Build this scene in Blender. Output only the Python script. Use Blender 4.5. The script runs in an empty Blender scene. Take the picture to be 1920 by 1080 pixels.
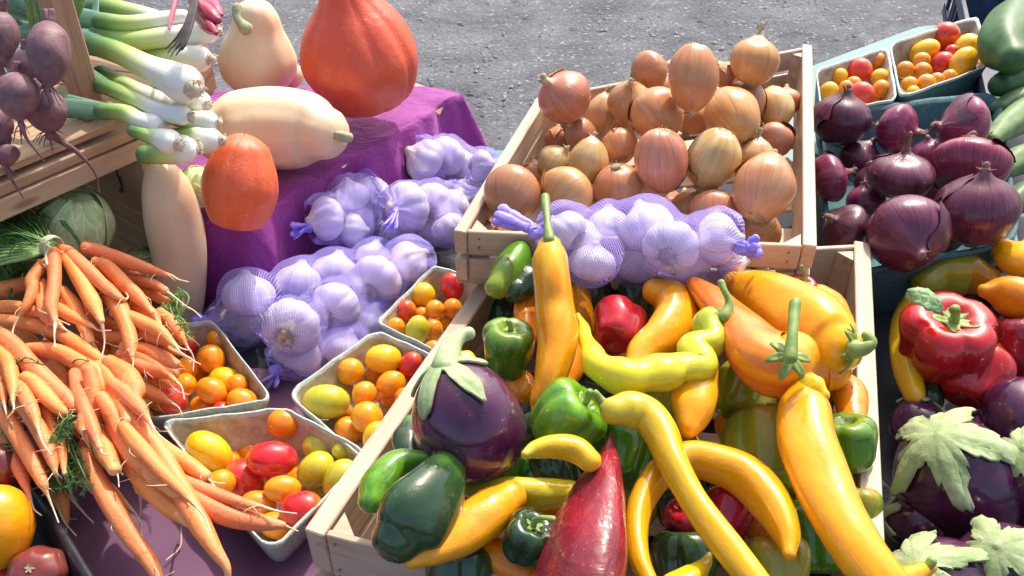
import bpy, bmesh, math, random
import numpy as np
from mathutils import Vector, Matrix
sc = bpy.context.scene
random.seed(7)
# ---------------------------------------------------------------- camera
PITCH = math.radians(37.0); CZ = 1.65; F = 1663.0
cam_d = bpy.data.cameras.new('camera'); cam = bpy.data.objects.new('camera', cam_d)
sc.collection.objects.link(cam); sc.camera = cam
cam.location = (0, 0, CZ); cam.rotation_euler = (math.radians(90) - PITCH, 0, 0)
cam_d.sensor_width = 36; cam_d.lens = 36 * F / 1920; cam_d.clip_end = 500; cam_d.clip_start = 0.02
# ---------------------------------------------------------------- sky, sun, exposure
SUN_AZ, SUN_EL = math.radians(24), math.radians(52)
w = bpy.data.worlds.new('World'); sc.world = w; w.use_nodes = True
nt = w.node_tree; bg = nt.nodes['Background']; sky = nt.nodes.new('ShaderNodeTexSky')
sky.sky_type = 'NISHITA'; sky.sun_disc = False; sky.sun_elevation = SUN_EL; sky.sun_rotation = SUN_AZ; sky.dust_density = 5.0; sky.air_density = 1.0; sky.ozone_density = .6
nt.links.new(sky.outputs[0], bg.inputs[0]); bg.inputs[1].default_value = 0.15
sd = bpy.data.lights.new('sun', 'SUN'); sun = bpy.data.objects.new('sun', sd); sc.collection.objects.link(sun)
sd.energy = 2.5; sd.angle = math.radians(1.2); sd.color = (1.0, 0.95, 0.87)
sdir = Vector((math.sin(SUN_AZ) * math.cos(SUN_EL), math.cos(SUN_AZ) * math.cos(SUN_EL), math.sin(SUN_EL)))
sun.rotation_euler = (-sdir).to_track_quat('-Z', 'Y').to_euler(); sun.location = (1, 3, 5)
sc.view_settings.view_transform = 'Standard'; sc.view_settings.look = 'None'
sc.view_settings.exposure = 0.95; sc.view_settings.gamma = 1
try:
    sc.cycles.transparent_max_bounces = 16; sc.cycles.max_bounces = 8
except Exception: pass
# ---------------------------------------------------------------- pixel -> world
R_ = Vector((1, 0, 0)); FW = Vector((0, math.cos(PITCH), -math.sin(PITCH))); UP = Vector((0, math.sin(PITCH), math.cos(PITCH)))
CAM = Vector((0, 0, CZ))
def ray(px, py): return FW + R_ * ((px - 960) / F) + UP * ((540 - py) / F)
def P(px, py, z):
    d = ray(px, py); return CAM + d * ((z - CZ) / d.z)
def dep(px, py, z): return (z - CZ) / ray(px, py).z
def imgdir(ang, toward=0.0):
    a = math.radians(ang); t = math.radians(toward)
    return (math.cos(t) * (R_ * math.cos(a) + UP * math.sin(a)) - FW * math.sin(t)).normalized()
def px_of(p):
    v = p - CAM; d = v.dot(FW); return 960 + F * v.x / d, 540 - F * v.dot(UP) / d
# ---------------------------------------------------------------- objects
COL = sc.collection
def setp(o, label=None, cat=None, group=None, kind=None):
    if label: o['label'] = label
    if cat: o['category'] = cat
    if group: o['group'] = group
    if kind: o['kind'] = kind
    return o
def empty(name, loc, label, cat, group=None):
    o = bpy.data.objects.new(name, None); COL.objects.link(o); o.location = loc; o.empty_display_size = .03
    return setp(o, label, cat, group)
def link(name, me, parent=None, mat=None):
    o = bpy.data.objects.new(name, me); COL.objects.link(o)
    if mat and not me.materials: me.materials.append(mat)
    if parent:
        o.parent = parent; me.transform(Matrix.Translation(-root_loc(parent)))
    return o
def root_loc(o):
    l = o.location.copy()
    while o.parent: o = o.parent; l += o.location
    return l
def mesh(verts, faces, cyl=None, mat=None, smooth=True, name='m'):
    me = bpy.data.meshes.new(name)
    me.from_pydata([tuple(v) for v in verts], [], faces)
    if cyl is not None:
        a = me.attributes.new('cyl', 'FLOAT_VECTOR', 'POINT')
        a.data.foreach_set('vector', np.asarray(cyl, dtype=np.float32).ravel())
    if smooth: me.polygons.foreach_set('use_smooth', [True] * len(me.polygons))
    if mat: me.materials.append(mat)
    me.update(); return me
def merge(parts):
    V, Fc, C = [], [], []
    for v, f, c in parts:
        o = len(V); V += list(v); C += list(c); Fc += [tuple(i + o for i in q) for q in f]
    return V, Fc, C
def tube(pts, rad, n=18, lobes=0, lamp=0., ripple=(0, 0), bump=0., seed=0, sub=6, cap=(True, True), twist=0., flat=1.):
    """tube through pts with radius rad, rounded ends"""
    rs = random.Random(seed); ph = [rs.uniform(0, 6.28) for _ in range(8)]
    pts = [Vector(p) for p in pts]; m = len(pts)
    pp = [pts[0] * 2 - pts[1]] + pts + [pts[-1] * 2 - pts[-2]]
    rr = [rad[0]] + list(rad) + [rad[-1]]
    cs, rad2 = [], []
    for i in range(m - 1):
        for k in range(sub):
            t = k / sub; p0, p1, p2, p3 = pp[i:i + 4]
            cs.append(0.5 * ((2 * p1) + (-p0 + p2) * t + (2 * p0 - 5 * p1 + 4 * p2 - p3) * t * t + (-p0 + 3 * p1 - 3 * p2 + p3) * t ** 3))
            r0, r1, r2, r3 = rr[i:i + 4]
            v = 0.5 * (2 * r1 + (-r0 + r2) * t + (2 * r0 - 5 * r1 + 4 * r2 - r3) * t * t + (-r0 + 3 * r1 - 3 * r2 + r3) * t ** 3)
            rad2.append(max(v, min(r1, r2) * .6))
    cs.append(pts[-1]); rad2.append(rad[-1])
    T = []
    for i in range(len(cs)):
        a = cs[max(i - 1, 0)]; b = cs[min(i + 1, len(cs) - 1)]; T.append((b - a).normalized())
    def capp(c, t, r, first):
        out = []
        for a in ((75, 50, 25) if first else (25, 50, 75)):
            a = math.radians(a); out.append((c + t * (-1 if first else 1) * r * math.sin(a) * .85, r * math.cos(a)))
        return out
    if cap[0]:
        e = capp(cs[0], T[0], rad2[0], True); cs = [x[0] for x in e] + cs; rad2 = [x[1] for x in e] + rad2; T = [T[0]] * 3 + T
    if cap[1]:
        e = capp(cs[-1], T[-1], rad2[-1], False); cs += [x[0] for x in e]; rad2 += [x[1] for x in e]; T += [T[-1]] * 3
    L = [0]
    for i in range(1, len(cs)): L.append(L[-1] + (cs[i] - cs[i - 1]).length)
    tot = L[-1] or 1
    nrm = T[0].orthogonal().normalized()
    V, C, Fc = [], [], []
    for i, c in enumerate(cs):
        nrm = (nrm - T[i] * nrm.dot(T[i]))
        nrm = nrm.normalized() if nrm.length > 1e-6 else T[i].orthogonal().normalized()
        bi = T[i].cross(nrm); s = L[i] / tot
        fade = math.sin(math.pi * min(max(s, 0), 1)) ** .5 if 0 < s < 1 else 0
        for k in range(n):
            th = 2 * math.pi * k / n; g = 1.0
            if lobes: g += lamp * fade * math.cos(lobes * th + ph[0] + twist * s)
            if ripple[0]: g += ripple[0] * math.sin(2 * math.pi * ripple[1] * s + ph[1] + .8 * math.sin(th + ph[2]))
            if bump: g += bump * (math.sin(3 * th + 9 * s * (1 + .3 * math.sin(ph[4])) + ph[3]) + math.sin(2 * th - 13 * s + ph[5]) + .6 * math.sin(th + 23 * s + ph[6])) / 2
            V.append(c + (nrm * math.cos(th) + bi * math.sin(th) * flat) * rad2[i] * g)
            C.append((math.cos(th), math.sin(th), s))
    q = len(cs)
    for i in range(q - 1):
        for k in range(n):
            k2 = (k + 1) % n; Fc.append((i * n + k, i * n + k2, (i + 1) * n + k2, (i + 1) * n + k))
    V.append(cs[0]); C.append((0, 0, 0)); V.append(cs[-1]); C.append((0, 0, 1))
    for k in range(n):
        k2 = (k + 1) % n; Fc.append((q * n, k2, k)); Fc.append((q * n + 1, (q - 1) * n + k, (q - 1) * n + k2))
    return V, Fc, C
def prof(ctrl, n):
    """smooth profile through (r,z) controls"""
    c = [Vector((a, b, 0)) for a, b in ctrl]
    pp = [c[0] * 2 - c[1]] + c + [c[-1] * 2 - c[-2]]; out = []
    per = max(2, n // (len(c) - 1))
    for i in range(len(c) - 1):
        for k in range(per):
            t = k / per; p0, p1, p2, p3 = pp[i:i + 4]
            v = 0.5 * ((2 * p1) + (-p0 + p2) * t + (2 * p0 - 5 * p1 + 4 * p2 - p3) * t * t + (-p0 + 3 * p1 - 3 * p2 + p3) * t ** 3)
            out.append((max(v.x, 0), v.y))
    out.append((c[-1].x, c[-1].y)); return out
def lathe(ctrl, n=40, rings=28, lobes=0, lamp=0., sharp=False, bump=.02, seed=0, stretch=None, v1=None, off=0.):
    """surface of revolution about Z (bottom to top), with lobes and lumps. v1(theta): part of the profile drawn from the top"""
    rs = random.Random(seed); ph = [rs.uniform(0, 6.28) for _ in range(8)]
    pr = prof(ctrl, rings); m = len(pr); V, C, Fc = [], [], []
    sq = (rs.uniform(.95, 1.05), rs.uniform(.95, 1.05))
    for i in range(m):
        for k in range(n):
            th = 2 * math.pi * k / n
            s = i / (m - 1)
            if v1: s = 1 - (1 - s) * v1(th)
            j = s * (m - 1); j0 = min(int(j), m - 2); t = j - j0
            r = pr[j0][0] * (1 - t) + pr[j0 + 1][0] * t; z = pr[j0][1] * (1 - t) + pr[j0 + 1][1] * t
            g = 1.
            if lobes:
                cc = math.cos(lobes * th + ph[0])
                g += lamp * ((1 - 2 * (1 - abs(math.cos(lobes * th / 2 + ph[0]))) ** 2 * 1.5) if sharp else cc)
            g += bump * (math.sin(2 * th + 2.5 * z + ph[1]) + .7 * math.sin(3 * th - 3 * z + ph[2]) + .5 * math.sin(th + 5 * z + ph[3]))
            x, y = math.cos(th) * (r * g + off) * sq[0], math.sin(th) * (r * g + off) * sq[1]
            V.append(Vector((x, y, z + bump * math.sin(th + ph[4]))))
            C.append((math.cos(th), math.sin(th), s))
    for i in range(m - 1):
        for k in range(n):
            k2 = (k + 1) % n; Fc.append((i * n + k, i * n + k2, (i + 1) * n + k2, (i + 1) * n + k))
    if not v1:
        V.append(Vector((0, 0, pr[0][1]))); C.append((0, 0, 0)); b = len(V) - 1
        for k in range(n): Fc.append((b, (k + 1) % n, k))
    V.append(Vector((0, 0, pr[-1][1]))); C.append((0, 0, 1)); b = len(V) - 1
    for k in range(n): Fc.append((b, (m - 1) * n + k, (m - 1) * n + (k + 1) % n))
    return V, Fc, C
def place(o, loc, axis, scale=1., roll=0.):
    """orient local Z along axis; object keeps unit mesh"""
    q = Vector(axis).to_track_quat('Z', 'Y') @ __import__('mathutils').Quaternion((0, 0, 1), roll)
    sv = scale if isinstance(scale, (tuple, list)) else (scale,) * 3
    o.rotation_mode = 'QUATERNION'; o.rotation_quaternion = q; o.location = loc; o.scale = sv
def bevbox(size, bev=.0015, seed=0):
    """bevelled box centred at 0, returns V,F,C with wood coordinates"""
    bm = bmesh.new(); bmesh.ops.create_cube(bm, size=1)
    for v in bm.verts: v.co = Vector((v.co.x * size[0], v.co.y * size[1], v.co.z * size[2]))
    bmesh.ops.bevel(bm, geom=bm.edges[:], offset=min(bev, min(size) * .3), segments=1, affect='EDGES')
    bm.verts.ensure_lookup_table(); V = [v.co.copy() for v in bm.verts]; Fc = [tuple(v.index for v in f.verts) for f in bm.faces]; bm.free()
    rs = random.Random(seed); o = Vector((rs.uniform(0, 30), rs.uniform(0, 30), rs.uniform(0, 30)))
    return V, Fc, [tuple(v + o) for v in V]
_ps = [0]
def plank(name, A, B, h, t, mat, parent, up=Vector((0, 0, 1)), side=1, ext=0., bev=.0015):
    """board from A to B (its top outer edge), h down, t thick towards side"""
    _ps[0] += 1
    A = Vector(A); B = Vector(B); x = (B - A).normalized(); y = up.cross(x).normalized(); z = x.cross(y)
    L = (B - A).length + 2 * ext
    V, Fc, C = bevbox((L, t, h), bev, _ps[0]); c = (A + B) / 2 + y * side * t / 2 - z * h / 2
    M = Matrix((x, y, z)).transposed()
    return link(name, mesh([M @ v + c for v in V], Fc, C, smooth=False), parent, mat)
# ---------------------------------------------------------------- materials
def N(nt, t, **kw):
    n = nt.nodes.new(t)
    for k, v in kw.items():
        if k in n.inputs: n.inputs[k].default_value = v
        else: setattr(n, k, v)
    return n
def base_mat(name, rough=.5, **kw):
    m = bpy.data.materials.new(name); m.use_nodes = True; nt = m.node_tree; b = nt.nodes['Principled BSDF']
    b.inputs['Roughness'].default_value = rough
    for k, v in kw.items(): b.inputs[k.replace('_', ' ')].default_value = v
    return m, nt, b
def coords(nt, scale=(1, 1, 1), cyl=True, rnd=True):
    if cyl: a = N(nt, 'ShaderNodeAttribute', attribute_name='cyl'); v = a.outputs['Vector']
    else: a = N(nt, 'ShaderNodeTexCoord'); v = a.outputs['Object']
    mp = N(nt, 'ShaderNodeMapping'); mp.inputs['Scale'].default_value = scale; nt.links.new(v, mp.inputs[0])
    if rnd:
        oi = N(nt, 'ShaderNodeObjectInfo'); mu = N(nt, 'ShaderNodeMath', operation='MULTIPLY'); mu.inputs[1].default_value = 37.
        nt.links.new(oi.outputs['Random'], mu.inputs[0]); nt.links.new(mu.outputs[0], mp.inputs['Location'])
    return mp.outputs[0]
def noise(nt, vec, scale, detail=3, rough=.5, dist=0.):
    n = N(nt, 'ShaderNodeTexNoise'); n.inputs['Scale'].default_value = scale; n.inputs['Detail'].default_value = detail
    n.inputs['Roughness'].default_value = rough; n.inputs['Distortion'].default_value = dist
    nt.links.new(vec, n.inputs['Vector']); return n.outputs[0]
def ramp(nt, fac, stops, interp='LINEAR'):
    r = N(nt, 'ShaderNodeValToRGB'); e = r.color_ramp.elements; r.color_ramp.interpolation = interp
    while len(e) < len(stops): e.new(.5)
    for i, (p, c) in enumerate(stops):
        e[i].position = p; e[i].color = (*c, 1) if len(c) == 3 else c
    nt.links.new(fac, r.inputs[0]); return r.outputs[0]
def mix(nt, fac, a, b, mode='MIX'):
    m = N(nt, 'ShaderNodeMix', data_type='RGBA', blend_type=mode)
    for s, v in ((0, fac), (6, a), (7, b)):
        if hasattr(v, 'links'): nt.links.new(v, m.inputs[s])
        else: m.inputs[s].default_value = v if s == 0 else (*v, 1) if len(v) == 3 else v
    return m.outputs[2]
def sepv(nt):
    a = N(nt, 'ShaderNodeAttribute', attribute_name='cyl'); s = N(nt, 'ShaderNodeSeparateXYZ'); nt.links.new(a.outputs['Vector'], s.inputs[0]); return s.outputs[2]
def bumpn(nt, b, h, strength=.3, dist=.002, prev=None):
    n = N(nt, 'ShaderNodeBump'); n.inputs['Strength'].default_value = strength; n.inputs['Distance'].default_value = dist
    nt.links.new(h, n.inputs['Height'])
    if prev: nt.links.new(prev, n.inputs['Normal'])
    nt.links.new(n.outputs[0], b.inputs['Normal']); return n.outputs[0]
def vary(nt, col, dv=.15, dh=.02):
    oi = N(nt, 'ShaderNodeObjectInfo'); hs = N(nt, 'ShaderNodeHueSaturation')
    a = N(nt, 'ShaderNodeMapRange'); a.inputs['To Min'].default_value = 1 - dv; a.inputs['To Max'].default_value = 1 + dv
    h = N(nt, 'ShaderNodeMapRange'); h.inputs['To Min'].default_value = .5 - dh; h.inputs['To Max'].default_value = .5 + dh
    nt.links.new(oi.outputs['Random'], a.inputs[0]); nt.links.new(a.outputs[0], hs.inputs['Value'])
    wn = N(nt, 'ShaderNodeTexWhiteNoise', noise_dimensions='1D'); nt.links.new(oi.outputs['Random'], wn.inputs['W'])
    nt.links.new(wn.outputs[0], h.inputs[0]); nt.links.new(h.outputs[0], hs.inputs['Hue']); nt.links.new(col, hs.inputs['Color'])
    return hs.outputs[0]
_mc = {}
def glossy(name, c1, c2, rough=.22, sss=.12, end=None, coat=.25, streak=False, start=None, spots=None, dent=.10, tip=None):
    """waxy skin: c1/c2 mottled, optional other colours towards the stem end (start) or the tip (end)"""
    if name in _mc: return _mc[name]
    m, nt, b = base_mat(name, rough); L = nt.links
    b.inputs['Subsurface Weight'].default_value = sss; b.inputs['Subsurface Radius'].default_value = (.012, .005, .002); b.inputs['Subsurface Scale'].default_value = .6
    b.inputs['Coat Weight'].default_value = coat + .1; b.inputs['Coat Roughness'].default_value = .05; b.inputs['Specular IOR Level'].default_value = .35
    v = coords(nt, (1.6, 1.6, 5) if not streak else (5, 5, 1.2)); f = noise(nt, v, 1.0, 4, .55, .3)
    col = ramp(nt, f, [(.36, c1), (.66, c2)])
    fine = noise(nt, coords(nt, (1, 1, 1), False), 55, 4, .6)
    col = mix(nt, .35, col, ramp(nt, fine, [(.35, (.72, .72, .72)), (.65, (1, 1, 1))]), 'MULTIPLY')
    sc1 = noise(nt, coords(nt, (1, 1, 1), False), 95, 3, .5, .6); col = mix(nt, ramp(nt, sc1, [(.70, (0, 0, 0)), (.76, (.55, .55, .55))]), col, mix_c(c1, (.45, .32, .18), .6))
    s = sepv(nt); wob = N(nt, 'ShaderNodeMath', operation='MULTIPLY_ADD'); wob.inputs[1].default_value = .35; L.new(f, wob.inputs[0]); L.new(s, wob.inputs[2])
    if end: col = mix(nt, ramp(nt, wob.outputs[0], [(.72, (0, 0, 0)), (1.05 if False else 1.0, (1, 1, 1))]), col, end)
    if tip: col = mix(nt, ramp(nt, s, [(.965, (0, 0, 0)), (.975, (1, 1, 1))]), col, tip)
    if start: col = mix(nt, ramp(nt, wob.outputs[0], [(.2, (1, 1, 1)), (.5, (0, 0, 0))]), col, start)
    if spots:
        sp = noise(nt, coords(nt, (1, 1, 1), False), 240, 2, .4); col = mix(nt, ramp(nt, sp, [(.70, (0, 0, 0)), (.76, (1, 1, 1))]), col, spots)
    L.new(vary(nt, col, .1, .008), b.inputs['Base Color'])
    n1 = bumpn(nt, b, noise(nt, coords(nt, (1, 1, 1), False), 24, 2, .4), .22, .004); bumpn(nt, b, noise(nt, coords(nt, (1.3, 1.3, 7)), 1.3, 3, .55, .4), dent, .012, n1)
    r = ramp(nt, noise(nt, coords(nt, (1, 1, 1), False), 34, 4, .65), [(.35, (rough * .7,) * 3), (.68, (min(rough * 1.45, 1),) * 3)]); L.new(r, b.inputs['Roughness'])
    _mc[name] = m; return m
def papery(name, pale, mid, dark, rough=.38, dv=.14, line=(9, 9, .9), neck=(.62, .5, .3)):
    m, nt, b = base_mat(name, rough); L = nt.links
    b.inputs['Subsurface Weight'].default_value = .06; b.inputs['Subsurface Radius'].default_value = (.01, .004, .002)
    b.inputs['Coat Weight'].default_value = .12; b.inputs['Coat Roughness'].default_value = .25
    f = noise(nt, coords(nt, line), 1.6, 4, .6, .15); g = noise(nt, coords(nt, (1.3, 1.3, 2.2)), 1.0, 4, .6, .6)
    col = ramp(nt, f, [(.28, dark), (.44, mix_c(dark, mid, .75)), (.55, mid), (.74, mix_c(mid, pale, .4))])
    sp = noise(nt, coords(nt, (1, 1, 1), False), 130, 3, .6); col = mix(nt, ramp(nt, sp, [(.68, (0, 0, 0)), (.76, (.5, .5, .5))]), col, mix_c(dark, (.05, .03, .02), .5))
    col = mix(nt, ramp(nt, g, [(.52, (0, 0, 0)), (.74, (.75, .75, .75))]), col, pale)
    s = sepv(nt)
    col = mix(nt, ramp(nt, s, [(0, (.9, .9, .9)), (.07, (.3, .3, .3)), (.16, (0, 0, 0)), (.82, (0, 0, 0)), (.97, (1, 1, 1))]), col, neck)
    L.new(vary(nt, col, dv, .012), b.inputs['Base Color'])
    lines = noise(nt, coords(nt, (line[0] * 2.2, line[1] * 2.2, line[2] * .6)), 1.4, 2, .5)
    n1 = bumpn(nt, b, lines, .3, .002); bumpn(nt, b, g, .4, .004, n1)
    return m
def mix_c(a, b, t): return tuple(x * (1 - t) + y * t for x, y in zip(a, b))
def simple(name, c1, c2, rough=.6, scale=30, bump=.3, bd=.002, detail=5, cyl=False, sc3=(1, 1, 1), rnd=True, dv=.06, **kw):
    m, nt, b = base_mat(name, rough, **kw)
    f = noise(nt, coords(nt, sc3, cyl, rnd), scale, detail, .6)
    nt.links.new(vary(nt, ramp(nt, f, [(.3, c1), (.7, c2)]), dv, .005), b.inputs['Base Color'])
    if bump: bumpn(nt, b, f, bump, bd)
    return m
def wood(name, light, dark, knots=True, rough=.6):
    m, nt, b = base_mat(name, rough)
    v = coords(nt, (1.2, 26, 26), True, False); f = noise(nt, v, 2.2, 5, .6, .6)
    fine = noise(nt, coords(nt, (6, 220, 220), True, False), 1.5, 3, .6)
    col = ramp(nt, f, [(.28, dark), (.5, light), (.78, mix_c(light, dark, .35))])
    col = mix(nt, .35, col, ramp(nt, fine, [(.3, (.62, .56, .5)), (.6, (1, 1, 1))]), 'MULTIPLY')
    stain = noise(nt, coords(nt, (7, 7, 7), True, False), 1.2, 4, .6)
    col = mix(nt, .5, col, ramp(nt, stain, [(.3, (.66, .6, .54)), (.55, (1, 1, 1))]), 'MULTIPLY')
    if knots:
        vo = N(nt, 'ShaderNodeTexVoronoi'); vo.inputs['Scale'].default_value = 1.0; nt.links.new(coords(nt, (5, 17, 17), True, False), vo.inputs['Vector'])
        col = mix(nt, ramp(nt, vo.outputs['Distance'], [(.06, (.8, .8, .8)), (.14, (0, 0, 0))]), col, mix_c(dark, (.08, .03, .01), .6))
    nt.links.new(col, b.inputs['Base Color']); n1 = bumpn(nt, b, fine, .25, .001); bumpn(nt, b, f, .2, .002, n1); return m
M = {}
M['pine'] = wood('pale_pine', (.56, .42, .30), (.40, .27, .165))
M['oldwood'] = wood('brown_wood', (.44, .28, .165), (.25, .145, .08))
M['stub'] = simple('dry_root', (.16, .10, .05), (.5, .38, .24), .8, 60, .6, .002)
M['neck'] = simple('dry_neck', (.27, .19, .10), (.60, .46, .28), .7, 1.3, .8, .002, cyl=True, sc3=(7, 7, 2))
M['redneck'] = simple('dry_red_neck', (.10, .035, .03), (.33, .14, .11), .6, 1.3, .8, .002, cyl=True, sc3=(7, 7, 2))
M['onion'] = papery('onion_skin', (.58, .33, .15), (.54, .235, .085), (.40, .145, .05), rough=.25)
M['onionpale'] = papery('pale_onion_skin', (.60, .45, .23), (.54, .33, .13), (.40, .20, .07), rough=.25, neck=(.6, .52, .32))
M['onionpink'] = papery('rosy_onion_skin', (.56, .32, .18), (.52, .205, .10), (.38, .13, .06), rough=.25)
M['redonion'] = papery('red_onion_skin', (.19, .07, .10), (.105, .018, .042), (.042, .008, .022), .22, .25, neck=(.22, .09, .10))
M['redonionbright'] = papery('bright_red_onion_skin', (.36, .12, .18), (.21, .022, .065), (.085, .010, .032), .2, .15, neck=(.36, .16, .18))
M['garlic'] = papery('garlic_skin', (.88, .85, .86), (.82, .77, .79), (.60, .47, .56), .38, .08, line=(7, 7, .5), neck=(.66, .55, .48))
M['garlicroot'] = simple('garlic_root', (.18, .12, .10), (.62, .48, .42), .9, 90, .9, .003)
def xf(vfc, loc, axis, scale=1., roll=0.):
    from mathutils import Quaternion
    q = Vector(axis).to_track_quat('Z', 'Y') @ Quaternion((0, 0, 1), roll); V, Fc, C = vfc; loc = Vector(loc)
    if not isinstance(scale, (tuple, list)): scale = (scale,) * 3
    return [q @ Vector((v[0] * scale[0], v[1] * scale[1], v[2] * scale[2])) + loc for v in V], Fc, C
def part(name, vfc, mat, parent, label=None):
    o = link(name, mesh(vfc[0], vfc[1], vfc[2], name=name), parent, mat)
    if label: o['label'] = label
    return o
def solo(name, vfc, mat, loc, label, cat, group=None, kind=None):
    me = mesh(vfc[0], vfc[1], vfc[2], name=name); me.transform(Matrix.Translation(-Vector(loc)))
    o = link(name, me, None, mat); o.location = loc; return setp(o, label, cat, group, kind)
def cen(vfc): 
    V = vfc[0]; return sum(V, Vector()) / len(V)
# keep round things from running into each other: slide back along the line of sight
class Pile:
    def __init__(s): s.it = []
    def put(s, px, py, r, z, ratio=.97, clamp=None):
        d = dep(px, py, z); q = ray(px, py)
        for _ in range(160):
            c = CAM + q * d; rr = r * d / F
            if all((c - o).length > (rr + ro) * ratio for o, ro in s.it): break
            d += .0025
            if clamp is not None and (CAM + q * d).z < clamp: break
        s.it.append((c, rr)); return c, rr
# ---------------------------------------------------------------- profiles
PR_ONION = [(.0, -.93), (.32, -.90), (.72, -.66), (.98, -.18), (.97, .25), (.70, .64), (.34, .86), (.16, 1.02), (.11, 1.18)]
PR_ONIONF = [(.0, -.80), (.35, -.77), (.78, -.56), (1.0, -.12), (.98, .22), (.72, .52), (.32, .70), (.15, .82), (.11, .96)]
PR_EGG = [(.0, -1.05), (.45, -.96), (.86, -.55), (1.0, 0), (.88, .45), (.58, .83), (.28, 1.02), (.13, 1.13)]
PR_TOM = [(.0, -1.0), (.38, -.93), (.80, -.60), (1.0, 0.), (.82, .60), (.42, .92), (.12, .985), (.0, .96)]
PR_GARLIC = [(.0, -.66), (.18, -.70), (.55, -.68), (.92, -.36), (1.0, .02), (.82, .42), (.46, .66), (.24, .82), (.15, .98)]
PR_BELL = [(.0, -.86), (.22, -.92), (.50, -.98), (.78, -.80), (.90, -.35), (1.0, .25), (.96, .66), (.72, .90), (.42, .88), (.18, .70), (.0, .64)]
PR_EGGPL = [(.0, -1.0), (.42, -.93), (.84, -.60), (1.0, -.1), (.95, .35), (.74, .70), (.45, .93), (.22, 1.03), (.0, 1.06)]
PR_CABB = [(.0, -.9), (.5, -.8), (.9, -.4), (1.0, .1), (.82, .6), (.45, .88), (.0, .97)]
PR_BEET = [(.0, -1.35), (.05, -1.25), (.16, -1.05), (.55, -.78), (.93, -.25), (1.0, .2), (.8, .65), (.42, .9), (.25, .98), (.0, 1.0)]
PR_KURI = [(.0, -.86), (.25, -.90), (.72, -.80), (1.0, -.25), (.98, .15), (.78, .52), (.48, .85), (.30, 1.12), (.22, 1.3)]
PR_SQUAT = [(.0, -.80), (.5, -.78), (.9, -.45), (1.0, 0), (.9, .45), (.5, .78), (.0, .84)]
def neck_tuft(c, axis, r, seed, mat, ln=.5, w=.16):
    """twisted dry neck of an onion, splitting into papery wisps"""
    rs = random.Random(seed); parts = []
    o = Vector(axis).orthogonal().normalized(); p = Vector(axis).cross(o)
    parts.append(tube([c + axis * r * .78, c + axis * r * 1.05, c + axis * r * (1.05 + ln * .6) + o * r * .06], [r * w * 1.5, r * w, r * w * .8], n=9, bump=.2, seed=seed, sub=3, flat=.7))
    for k in range(4):
        a = rs.uniform(0, 6.28); d = o * math.cos(a) + p * math.sin(a)
        l = ln * rs.uniform(.7, 1.2)
        parts.append(tube([c + axis * r * 1.0 + d * r * w * .4, c + axis * r * (1.0 + l * .5) + d * r * w * .7, c + axis * r * (1.0 + l) + d * r * w * rs.uniform(1, 2.2)],
                          [r * w * .55, r * w * .4, r * w * .1], n=6, seed=seed + k, sub=3, flat=.5))
    return merge(parts)
def root_tuft(c, axis, r, seed, n=16, ln=.22, w=.2):
    rs = random.Random(seed); parts = []
    o = Vector(axis).orthogonal().normalized(); p = Vector(axis).cross(o)
    parts.append(xf(lathe([(0, -.1), (.9, -.05), (1, .3), (.5, .6), (0, .5)], n=12, rings=6, bump=.1, seed=seed), c - axis * r * .93 * .98, -axis, r * w))
    for k in range(n):
        a = rs.uniform(0, 6.28); d = o * math.cos(a) + p * math.sin(a); q = rs.uniform(.3, 1.)
        s0 = c - axis * r * .9 + d * r * w * q * .8
        parts.append(tube([s0, s0 - axis * r * ln * .5 + d * r * w * .3, s0 - axis * r * ln * rs.uniform(.4, 1) + d * r * w * rs.uniform(.3, 1.6)], [r * .018, r * .014, r * .006], n=4, sub=2, cap=(False, False)))
    return merge(parts)
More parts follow.
